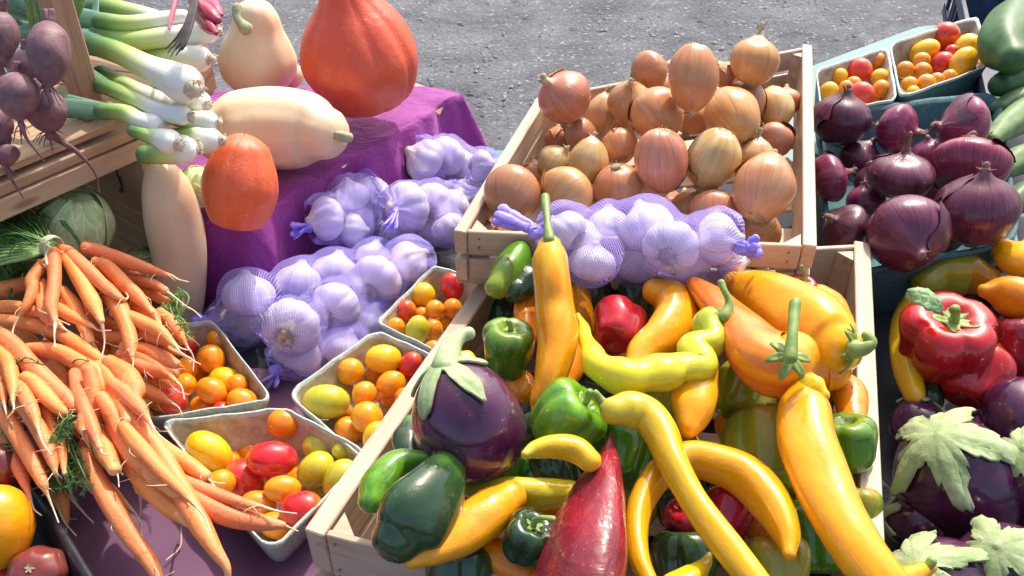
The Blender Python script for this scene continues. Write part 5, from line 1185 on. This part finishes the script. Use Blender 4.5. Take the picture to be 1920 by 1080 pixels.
C([(0,770,16),(22,800,17),(52,850,16),(78,900,12),(88,925,4)], .875, 'leftmost of the three carrots pointing at the tray', z1=.84)
C([(30,750,14),(55,775,16),(82,822,15),(98,862,11),(104,888,4)], .885, 'middle one of the three carrots pointing at the tray', [(120,920,.80),(150,955,.77),(175,980,.75)], .855)
C([(52,732,13),(80,758,15),(102,800,14),(115,850,11),(121,888,4)], .88, 'rightmost of the three carrots pointing at the tray', [(135,930,.79),(160,965,.76)], .85)
C([(185,688,15),(205,710,19),(228,755,18),(240,790,10)], .875, 'deep orange carrot behind the vertical one')
C([(205,680,16),(232,700,22),(252,728,21),(250,748,14)], .88, 'thick reddish carrot stub above the basket divider')
C([(152,768,6),(158,786,13),(156,806,10)], .885, 'small carrot stub seen end-on in the middle', [(168,840,.85),(178,872,.84)])
# long carrots fanning over the front
C([(190,745,14),(215,785,19),(238,835,19),(252,880,15),(262,920,9)], .885, 'blunt-ended carrot hanging over the front cloth', [(264,950,.79),(262,985,.76),(270,1020,.74)], .82)
C([(240,770,13),(268,805,17),(300,850,19),(338,915,22),(370,975,22),(402,1030,15),(424,1062,9),(428,1085,6)], .875, 'longest carrot, sweeping down to a bristly brown tip at the bottom', z1=.80)
C([(152,850,14),(170,880,19),(205,940,20),(245,1005,18),(285,1060,15),(305,1100,8)], .845, 'straight long carrot second from the left at the bottom edge', z1=.79)
C([(215,800,18),(250,850,20),(290,888,20),(330,918,18)], .855, 'wide carrot beneath the blunt-ended one')
C([(275,850,14),(320,900,18),(370,940,21),(430,968,21),(490,980,17),(530,985,8)], .845, 'carrot curving right along the basket edge at the front', z1=.815)
C([(300,880,12),(350,905,14),(410,928,13),(460,944,10),(492,950,4)], .84, 'slender carrot above the curved front one, against the yellow tomatoes')
C([(235,860,16),(275,905,22),(315,945,22),(355,978,12)], .83, 'carrot in shadow beneath the longest one', [(340,985,.75),(338,1025,.73),(312,1050,.73)])
C([(265,800,12),(310,840,14),(360,875,16),(385,892,12)], .85, 'carrot with a twisted neck beside the basket wall', z1=.84)
C([(112,905,8),(118,940,12),(122,975,8),(123,992,3)], .80, 'tiny carrot below the fern next to the black tray', z1=.77)
C([(175,800,16),(200,850,20),(215,880,14)], .85, 'shaded carrot left of the blunt-ended one')
C([(160,830,12),(150,870,12),(160,900,6)], .82, 'shaded carrot tip behind the fern')
C([(215,585,12),(255,600,15),(300,622,13),(330,650,5)], .90, 'carrot lying over the corner of the first tomato basket')
C([(228,665,13),(262,672,15),(300,690,13),(330,715,4)], .87, 'carrot tip reaching towards the orange tomatoes')
C([(212,720,14),(236,740,17),(262,765,14),(280,790,5)], .885, 'carrot lying against the divider of the two baskets')
C([(232,800,13),(262,838,16),(305,885,15),(345,925,10),(368,950,3)], .872, 'slim carrot between the longest one and the front basket')
C([(140,700,12),(150,745,14),(172,800,14),(188,840,6)], .885, 'carrot running down the middle beside the forked white root')
C([(60,560,11),(100,575,13),(140,596,12),(175,612,4)], .90, 'thin carrot crossing behind the hanging ones of the bunch')
C([(10,690,12),(40,730,15),(62,775,13),(72,806,4)], .895, 'carrot on the left slanting towards the three pointing at the tray')
# underlying layer filling the heap
rs = random.Random(12)
fl = ['left', 'centre', 'right']
spots = []
for i in range(26):
    x = rs.uniform(-10, 250); y = rs.uniform(560, 860)
    if x > 235 and y > 720: x -= 60
    a = rs.uniform(.15, 1.25); L_ = rs.uniform(110, 170); dx, dy = math.cos(a) * L_, math.sin(a) * L_
    if x + dx > 330: dx = 320 - x
    zz = .835 + .02 * rs.random() - (.03 if y > 800 else 0)
    spots.append((x, y, dx, dy, zz))
spots.sort(key=lambda q: q[1] + q[3] / 2)
bands = ['just under the twine', 'below the bunch', 'at mid height', 'level with the baskets', 'above the fern', 'lowest of all']
orders = ['leftmost', 'second from the left', 'third from the left', 'fourth from the left', 'last on the right']
for bi in range(6):
    grp = sorted(spots[bi * 26 // 6:(bi + 1) * 26 // 6], key=lambda q: q[0] + q[2] / 2)
    for oi, (x, y, dx, dy, zz) in enumerate(grp):
        C([(x, y, 12), (x + dx * .3, y + dy * .33, 17), (x + dx * .7, y + dy * .68, 13), (x + dx, y + dy, 4)], zz, 'shaded carrot in the bottom layer %s, %s' % (bands[bi], orders[oi] if oi < len(grp) - 1 else 'last on the right'), z1=zz - .02)
def fern(name, spots, label, mat, n_leaf=40, seed=1):
    rs = random.Random(seed); V, Fc, Cc = [], [], []; pr = []
    for (x0, y0, z0, x1, y1, z1, cnt, spread) in spots:
        for k in range(cnt):
            a = P(x0 + rs.gauss(0, spread * .3), y0 + rs.gauss(0, spread * .3), z0); b = P(x1 + rs.gauss(0, spread), y1 + rs.gauss(0, spread), z1 + rs.uniform(-.012, .02)); mid = (a + b) / 2 + Vector((rs.gauss(0, .008), rs.gauss(0, .008), rs.uniform(0, .02)))
            pr.append(tube([a, mid, b], [.0016, .0011, .0005], 4, sub=4, cap=(False, False)))
            for q in range(n_leaf):
                t = rs.uniform(.3, 1.); p = a * (1 - t) ** 2 + mid * 2 * t * (1 - t) + b * t * t
                d = Vector((rs.gauss(0, 1), rs.gauss(0, 1), rs.gauss(0, .7))).normalized() * rs.uniform(.005, .014); w_ = d.orthogonal().normalized() * .0009
                e = p + d; f_ = p + d * .55 + Vector((rs.gauss(0, 1), rs.gauss(0, 1), rs.gauss(0, 1))).normalized() * .005
                o = len(V); V += [p - w_, p + w_, e, p + d * .5 - w_, p + d * .5 + w_, f_]; Cc += [(0, 0, t)] * 6; Fc += [(o, o + 1, o + 2), (o + 3, o + 4, o + 5)]
    vf = merge(pr + [(V, Fc, Cc)]); return solo(name, vf, mat, cen(vf), label, 'greens', 'feathery carrot greens')
fern('carrot_greens', [(96,462,.945, -30,430,.93, 40, 26), (96,462,.945, 0,470,.92, 22, 18), (96,462,.94, 20,400,.93, 26, 20), (40,500,.90, 10,520,.89, 12, 16), (0,470,.92,-30,400,.95,16,22)], 'thick feathery green tops of the tied carrot bunch', M['fern'], 46, 1)
st = merge([tube([P(100, 462, .95), P(60 + rs.uniform(-5, 5), 440 + k * 3.2, .95), P(0, 405 + k * 7, .945), P(-50, 390 + k * 10, .94)], [.0032, .0028, .0024, .002], 7, seed=k) for k in range(14)])
solo('carrot_stalks', st, M['fernlight'], cen(st), 'bundle of green carrot stalks gathered at the twine', 'stalks')
fern('carrot_greens', [(330,600,.86,335,545,.87,8,12),(345,610,.86,300,590,.87,7,14),(320,590,.86,350,640,.85,6,8)], 'wisps of carrot fern beside the pale butternut, by the purple cloth', M['fernlight'], 30, 2)
fern('carrot_greens', [(120,800,.85,150,900,.83,12,20),(130,860,.82,105,920,.80,9,12),(140,780,.87,115,830,.86,8,12)], 'carrot fern poking out between carrots near the black tray', M['fern'], 40, 3)
fern('carrot_greens', [(30,700,.885,45,680,.885,8,14),(130,690,.87,180,680,.87,6,10),(100,740,.87,120,745,.87,6,12),(10,800,.86,30,830,.85,8,14)], 'bits of carrot fern in the gaps at the left of the heap', M['fern'], 34, 4)
tc = P(97, 462, .952); tax = (P(60, 448, .95) - P(110, 468, .95)).normalized(); ta = tax.orthogonal().normalized(); tb = tax.cross(ta)
tw = merge([tube([tc + tax * (.003 * k - .004) + (ta * math.cos(a) + tb * math.sin(a)) * .0145 for a in [j * math.pi / 6 + k for j in range(13)]], [.0013] * 13, 6, cap=(True, True)) for k in range(4)] + [tube([P(92,462,.97), P(86,480,.96), P(88,496,.955)], [.0018] * 3, 6)])
solo('twine', tw, M['twine'], cen(tw), 'pale twine knotted round the top of the carrot bunch', 'twine')
# ================================================================ peppers in the crate
LP = long_pepper
LP([(1030,462,24,1.04),(1032,482,33,1.035),(1036,525,35,1.02),(1040,570,36,1.0),(1046,615,38,.985),(1042,660,36,.97),(1030,710,29,.955),(1010,752,17,.94),(1003,768,8,.935)], 1, 'tall orange pepper standing at the left with a long green stem past the garlic', M['tallorange'], None, [(1030,450,10,1.055),(1026,410,6,1.065),(1022,370,8,1.07)], 1, lamp=.08, bump=.04)
LP([(1352,598,20),(1330,608,32),(1336,640,24),(1302,655,33),(1318,688,27),(1275,690,33),(1225,702,36),(1165,706,35),(1120,682,28),(1100,640,15),(1094,612,9),(1084,590,4)], .985, 'twisted knobbly yellow-green pepper shaped like a hook below the garlic', M['yellowgreen'], .97, [(1358,594,12,1.0),(1368,568,8,1.01),(1358,545,6,1.02),(1352,530,7,1.025)], 2, lamp=.04, ripple=(.09, 7), bump=.06, cal=.6)
LP([(1568,655,52),(1550,638,66),(1505,604,68),(1445,566,54),(1398,542,36),(1372,528,20)], .955, 'large golden orange pepper at the right, curled green stem over the crate edge', M['golden'], .95, [(1600,655,18,.985),(1622,652,13,.99),(1634,642,11,.995),(1624,628,9,1.0)], 3, lamp=.07, bump=.035, calpos=(1604,655,.975,50,-10,25))
LP([(1492,664,46),(1465,684,62),(1425,668,60),(1382,618,44),(1338,568,31),(1305,537,18),(1297,528,10)], .985, 'orange-red pepper with a thick upright stem, its tip pointing up left to the garlic', M['orangered'], .97, [(1482,672,12,1.045),(1487,615,9,1.06),(1491,568,10,1.07)], 4, lamp=.07, bump=.035, calpos=(1482,668,1.030,46,80,55))
LP([(1560,690,42),(1530,690,50),(1500,705,30)], .93, 'orange pepper underneath the golden one by the right wall', M['orange'], None, None, 6)
LP([(1225,545,24),(1258,560,38),(1265,595,42),(1240,630,38),(1205,660,30),(1190,690,22)], .955, 'plump orange pepper bowing around the crimson one', M['yelloworange'], .94, None, 7, lamp=.07)
bell(1160, 612, 50, .935, 70, -50, 'crimson pepper with a shiny cleft bottom facing up', M['red'], 8, .95, False, 3)
LP([(1310,690,38),(1303,730,44),(1300,770,40),(1293,800,24),(1290,808,16)], .955, 'orange pepper hanging blunt end down beneath the twisted hook', M['yelloworange'], .94, None, 9, lamp=.06)
LP([(1148,770,27.0),(1180,768,36.0),(1215,780,34.2),(1242,815,32.4),(1262,865,29.7),(1295,925,27.9),(1335,985,28.8),(1385,1050,29.7),(1440,1120,27.0)], .985, 'long smooth yellow pepper crossing over the arched one', M['yellow'], .955, [(1142,764,9,.985),(1126,746,6,.99),(1116,736,6,.995)], 10, lamp=.05, bump=.045, cal=.6)
LP([(1480,1040,12.9),(1475,1000,27.6),(1448,945,38.6),(1400,893,41.4),(1345,868,38.6),(1290,860,35.0),(1240,885,29.4),(1205,935,24.8),(1194,990,22.1),(1200,1050,20.2),(1225,1105,16.6)], .945, 'arched yellow pepper forming a loop at the bottom', M['goldyellow'], .93, None, 11, lamp=.06, bump=.045)
LP([(1510,735,34),(1508,770,48),(1515,830,53),(1538,900,52),(1570,970,50),(1610,1035,50),(1655,1090,46),(1700,1140,36)], .975, 'very long glossy golden pepper at the right of the crate', M['goldyellow'], .945, None, 12, lamp=.07, bump=.04)
LP([(1518,718,20),(1530,730,22),(1545,742,12)], .99, 'yellow pepper tip overlapping the top of the very long golden one', M['yellow'], None, None, 13)
LP([(1146,812,3),(1143,832,12),(1134,875,38),(1118,930,66),(1100,1000,90),(1088,1070,106),(1080,1150,106)], .96, 'big pointed dark red pepper standing tip up at the bottom', M['darkred'], .93, None, 14, lamp=.06, bump=.03, flat=.6)
bell(1062, 785, 62, .945, 45, 20, 'bright green bell pepper half under the small yellow one', M['brightgreen'], 15, 1.0, None, 4)
LP([(985,852,9),(1005,842,17),(1040,836,23),(1080,842,25),(1108,865,22)], .985, 'small yellow pepper bent like a bow on the green bell', M['yellow'], .975, None, 16, bump=.03)
bell(952, 655, 50, .94, 82, 28, 'upright green bell pepper left of the tall orange one', M['green'], 17, 1.08, None, 4)
LP([(985,455,14),(972,480,30),(950,515,34),(930,540,22)], .955, 'glossy green pepper lying in the back left corner of the crate', M['green'], .95, None, 18, lamp=.08)
LP([(1010,505,20),(990,525,32),(965,545,26)], .94, 'dark green pepper under the glossy one in the back left corner', M['darkgreen'], None, None, 19)
LP([(985,560,20),(985,590,24),(992,630,20)], .91, 'shaded orange pepper behind the upright green bell', M['orange'], None, None, 20)
LP([(1080,560,30),(1078,620,40),(1065,680,36),(1050,720,24)], .90, 'shaded orange pepper behind the tall one', M['orange'], None, None, 21)
LP([(985,735,22),(975,720,26),(960,700,20)], .90, 'orange pepper tip between the eggplant and tall pepper', M['orange'], None, None, 22)
bell(1500, 548, 30, .925, 92, 40, 'small red pepper with a hooked stem by the back crate wall', M['red'], 23, .9, None, 3, stl=1.6, cal=.6)
LP([(1530,560,30),(1555,575,30),(1580,600,20)], .91, 'shaded orange pepper in the back right corner', M['orange'], None, None, 24)
bell(1400, 735, 60, .895, 60, -30, 'green-and-orange ripening pepper below the orange-red one', M['greenyellow'], 25, .95, False, 4)
bell(1440, 850, 84, .885, 80, -35, 'large olive green pepper in shade behind the arched yellow one', M['greenyellow'], 26, .95, False, 4)
bell(1165, 850, 62, .88, 80, -30, 'shaded green pepper behind the tip of the dark red one', M['green'], 27, 1., False, 4)
bell(1590, 830, 52, .90, 100, 10, 'green pepper squeezed against the right crate wall', M['green'], 28, 1., False, 4)
LP([(1560,715,26),(1590,740,32),(1600,790,26)], .90, 'orange pepper in shade against the right crate wall', M['orange'], None, None, 29)
bell(1500, 780, 60, .86, 100, 10, 'shaded yellow-green pepper behind the very long golden one', M['greenyellow'], 30, 1., False, 4)
LP([(852,838,16),(842,865,32),(818,910,56),(785,955,72),(760,985,70),(742,1010,50)], .955, 'big dark green tapered pepper below the eggplant, one lobe bright green', M['darkgreen'], .93, None, 31, lamp=.10, bump=.02, lobes=3)
LP([(800,858,14),(748,868,28),(712,905,34),(696,940,26)], .945, 'bright green pepper lobe lying along the left crate wall', M['brightgreen'], .935, None, 32)
LP([(770,790,14),(762,825,26),(770,860,20)], .91, 'dark green pepper between the eggplant and left crate wall', M['darkgreen'], None, None, 33)
LP([(960,930,30),(920,960,44),(870,1000,42),(815,1032,30),(770,1052,16)], .915, 'yellow-orange pepper in shade pointing to the lower left corner', M['yelloworange'], None, None, 34)
LP([(880,915,16),(930,922,30),(1000,925,32),(1070,925,26)], .90, 'dull yellow pepper lying level under the eggplant', M['yellowgreen'], None, None, 35)
bell(990, 1010, 46, .915, 70, 30, 'small dark green pepper with a hooked stem left of the dark red one', M['darkgreen'], 36, 1., None, 4, stl=1.2, sbend=-70)
bell(1040, 880, 46, .89, 100, -20, 'shaded green pepper under the small yellow bow', M['darkgreen'], 37, 1., False, 4)
bell(1290, 975, 42, .89, 120, 20, 'red pepper seen through the yellow loop', M['red'], 38, 1., False, 3)
bell(1360, 965, 48, .885, 60, -20, 'dark red pepper behind the long smooth yellow one', M['red'], 39, 1., False, 3)
bell(1285, 1050, 60, .875, 90, -10, 'dark green pepper at the bottom inside the yellow loop', M['darkgreen'], 40, 1., False, 4)
LP([(1330,1040,6),(1322,1058,13),(1300,1080,22),(1260,1100,24)], .93, 'yellow pepper with a nipple-like tip at the bottom of the loop', M['yellow'], None, None, 41)
bell(1460, 1060, 60, .875, 90, -10, 'shaded olive pepper right of the arched yellow one', M['greenyellow'], 42, 1., False, 4)
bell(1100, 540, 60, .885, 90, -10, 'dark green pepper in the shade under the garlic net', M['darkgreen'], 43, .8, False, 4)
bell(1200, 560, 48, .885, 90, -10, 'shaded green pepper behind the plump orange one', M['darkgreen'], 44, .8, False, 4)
LP([(1370,520,20),(1400,525,22),(1440,540,16)], .90, 'green pepper edge just behind the golden orange one', M['brightgreen'], None, None, 45)
LP([(880,1010,26),(930,1040,30),(990,1075,26)], .875, 'shaded orange pepper at the bottom of the crate', M['orange'], None, None, 46)
bell(1540, 1000, 70, .86, 90, -10, 'shaded green pepper under the very long golden one', M['green'], 47, 1., False, 4)
bell(860, 1080, 60, .86, 90, -10, 'dark green pepper at the front crate corner', M['darkgreen'], 48, 1., False, 4)
bell(1600, 960, 50, .86, 90, -10, 'shaded pepper low against the right crate wall', M['greenyellow'], 49, 1., False, 4)
bell(1250, 760, 60, .86, 90, -10, 'shaded olive pepper under the twisted hook', M['greenyellow'], 50, 1., False, 4)
bell(870, 680, 22, .915, 200, 20, 'small yellow pepper tip above the eggplant cap', M['yellow'], 51, 1., False, 3)
eggplant(878, 792, 108, .955, 112, 14, 'huge round dark eggplant lying on the left wall of the pepper crate', 1, 1.08, [(846,650,20),(862,632,14),(880,625,13)], .29, group='eggplants', roll=.4)
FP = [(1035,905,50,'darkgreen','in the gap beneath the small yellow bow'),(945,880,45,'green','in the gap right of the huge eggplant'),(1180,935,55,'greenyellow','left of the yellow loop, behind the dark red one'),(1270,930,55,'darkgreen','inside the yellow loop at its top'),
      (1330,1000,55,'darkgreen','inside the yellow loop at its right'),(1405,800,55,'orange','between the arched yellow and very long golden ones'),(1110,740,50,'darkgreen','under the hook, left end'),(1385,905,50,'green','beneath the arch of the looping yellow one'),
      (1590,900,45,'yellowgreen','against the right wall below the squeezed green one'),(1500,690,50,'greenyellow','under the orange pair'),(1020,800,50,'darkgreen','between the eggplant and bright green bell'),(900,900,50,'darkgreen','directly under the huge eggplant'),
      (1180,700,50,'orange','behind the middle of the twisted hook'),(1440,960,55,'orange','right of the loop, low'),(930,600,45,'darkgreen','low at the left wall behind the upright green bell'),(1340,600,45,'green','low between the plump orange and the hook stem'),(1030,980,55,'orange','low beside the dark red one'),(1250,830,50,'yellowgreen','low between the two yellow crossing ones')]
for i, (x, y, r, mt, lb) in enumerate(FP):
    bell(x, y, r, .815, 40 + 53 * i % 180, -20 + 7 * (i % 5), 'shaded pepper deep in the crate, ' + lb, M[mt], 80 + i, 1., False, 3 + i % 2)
# ================================================================ right column
g = 'peppers on the dark cloth at the right'
bell(1772, 638, 80, .835, 92, 42, 'big shiny red bell pepper with a leafy green cap at the right', M['red'], 60, .86, None, 5, group=g, stl=.5, cal=.55)
lf = []
V, Fc, Cc = [], [], []
c0 = P(1765, 575, .915); 
for i in range(9):
    for j in range(15):
        u = (i / 8 - .5) * 2; v = j / 14; wd = (.030 * math.sin(math.pi * min(v * .9 + .08, 1)) ** .7) * (1 + .12 * math.sin(v * 19) * abs(u)); 
        V.append(c0 + Vector((-.040 * v * 1.0 + .3 * u * wd, .022 * v + .72 * u * wd, .012 * math.sin(v * 2.6) + .006 * math.cos(u * 3)))); Cc.append((u, v, v))
for i in range(8):
    for j in range(14): Fc.append((i * 15 + j, i * 15 + j + 1, (i + 1) * 15 + j + 1, (i + 1) * 15 + j))
lo = solo('pepper_leaf', (V, Fc, Cc), M['cabbagedark'], c0, 'green leaf still attached on top of the big red bell pepper', 'leaf'); lo.modifiers.new('thick', 'SOLIDIFY').thickness = .0012
bell(1828, 705, 62, .80, 60, -20, 'second red pepper below the big shiny one', M['red'], 61, .95, False, 4, group=g)
bell(1925, 650, 60, .80, 100, 0, 'dark red pepper cut by the right edge', M['darkred'], 62, 1.1, False, 4, group=g)
LP([(1845,545,14),(1875,548,32),(1915,560,42),(1970,575,46)], .85, 'orange pepper pointing left at the right edge', M['orange'], None, None, 63, group=g)
LP([(1880,470,24),(1905,485,36),(1950,490,40)], .84, 'orange pepper in the upper right below the onion basket', M['yelloworange'], None, None, 64, group=g)
LP([(1730,530,24),(1760,515,36),(1810,512,40),(1850,525,30)], .80, 'olive yellow pepper in shade behind the red bell', M['greenyellow'], None, None, 65, group=g)
LP([(1712,560,18),(1698,610,26),(1700,680,26),(1715,740,20),(1722,760,10)], .80, 'thin yellow pepper along the crate, left of the red bell', M['yellow'], .78, None, 66, group=g)
LP([(1735,650,20),(1740,700,30),(1745,750,24)], .77, 'dark green pepper stripe below the red bell', M['darkgreen'], None, None, 67, group=g)
LP([(1880,640,12),(1876,690,18),(1890,730,12)], .80, 'orange-red pepper edge between two red ones', M['orangered'], None, None, 68, group=g)
eggplant(1800, 905, 112, .79, 128, 30, 'purple eggplant beside the crate wall with a ragged pale cap', 11, 1.25, None, .36, roll=2.0, leafy=True)
eggplant(1920, 785, 72, .80, 250, 20, 'round violet eggplant with a bright highlight near the right edge', 12, 1.1, None, .2)
eggplant(1965, 915, 104, .81, 135, 28, 'eggplant at the right edge with a long pointed cap', 13, 1.2, None, .34, roll=1., leafy=True)
eggplant(1770, 1120, 105, .79, 135, 30, 'lowest eggplant at left of the right column, cap against the crate', 14, 1.25, None, .34, roll=.3, leafy=True)
eggplant(1895, 1100, 104, .80, 125, 32, 'eggplant in the bottom right corner with a small pale cap', 15, 1.2, None, .31, roll=.8, leafy=True)
LP([(1745,1062,12),(1720,1075,20),(1680,1095,30)], .93, 'golden pepper stub crossing the crate edge at the bottom', M['yelloworange'], None, [(1740,1062,9,.935),(1748,1052,9,.94)], 70, group=g, calyx=False)
for i, (x, y, r) in enumerate([(1720, 800, 50), (1860, 960, 60), (1850, 830, 55), (1720, 980, 50)]):
    eggplant(x, y, r, .755, 60 + 40 * i, -30, ['shaded eggplant deep beside the crate below the red peppers', 'shaded eggplant deep in the middle of the right column', 'shaded eggplant deep between the violet and ragged-capped ones', 'shaded eggplant deep beside the crate near the bottom'][i], 20 + i)
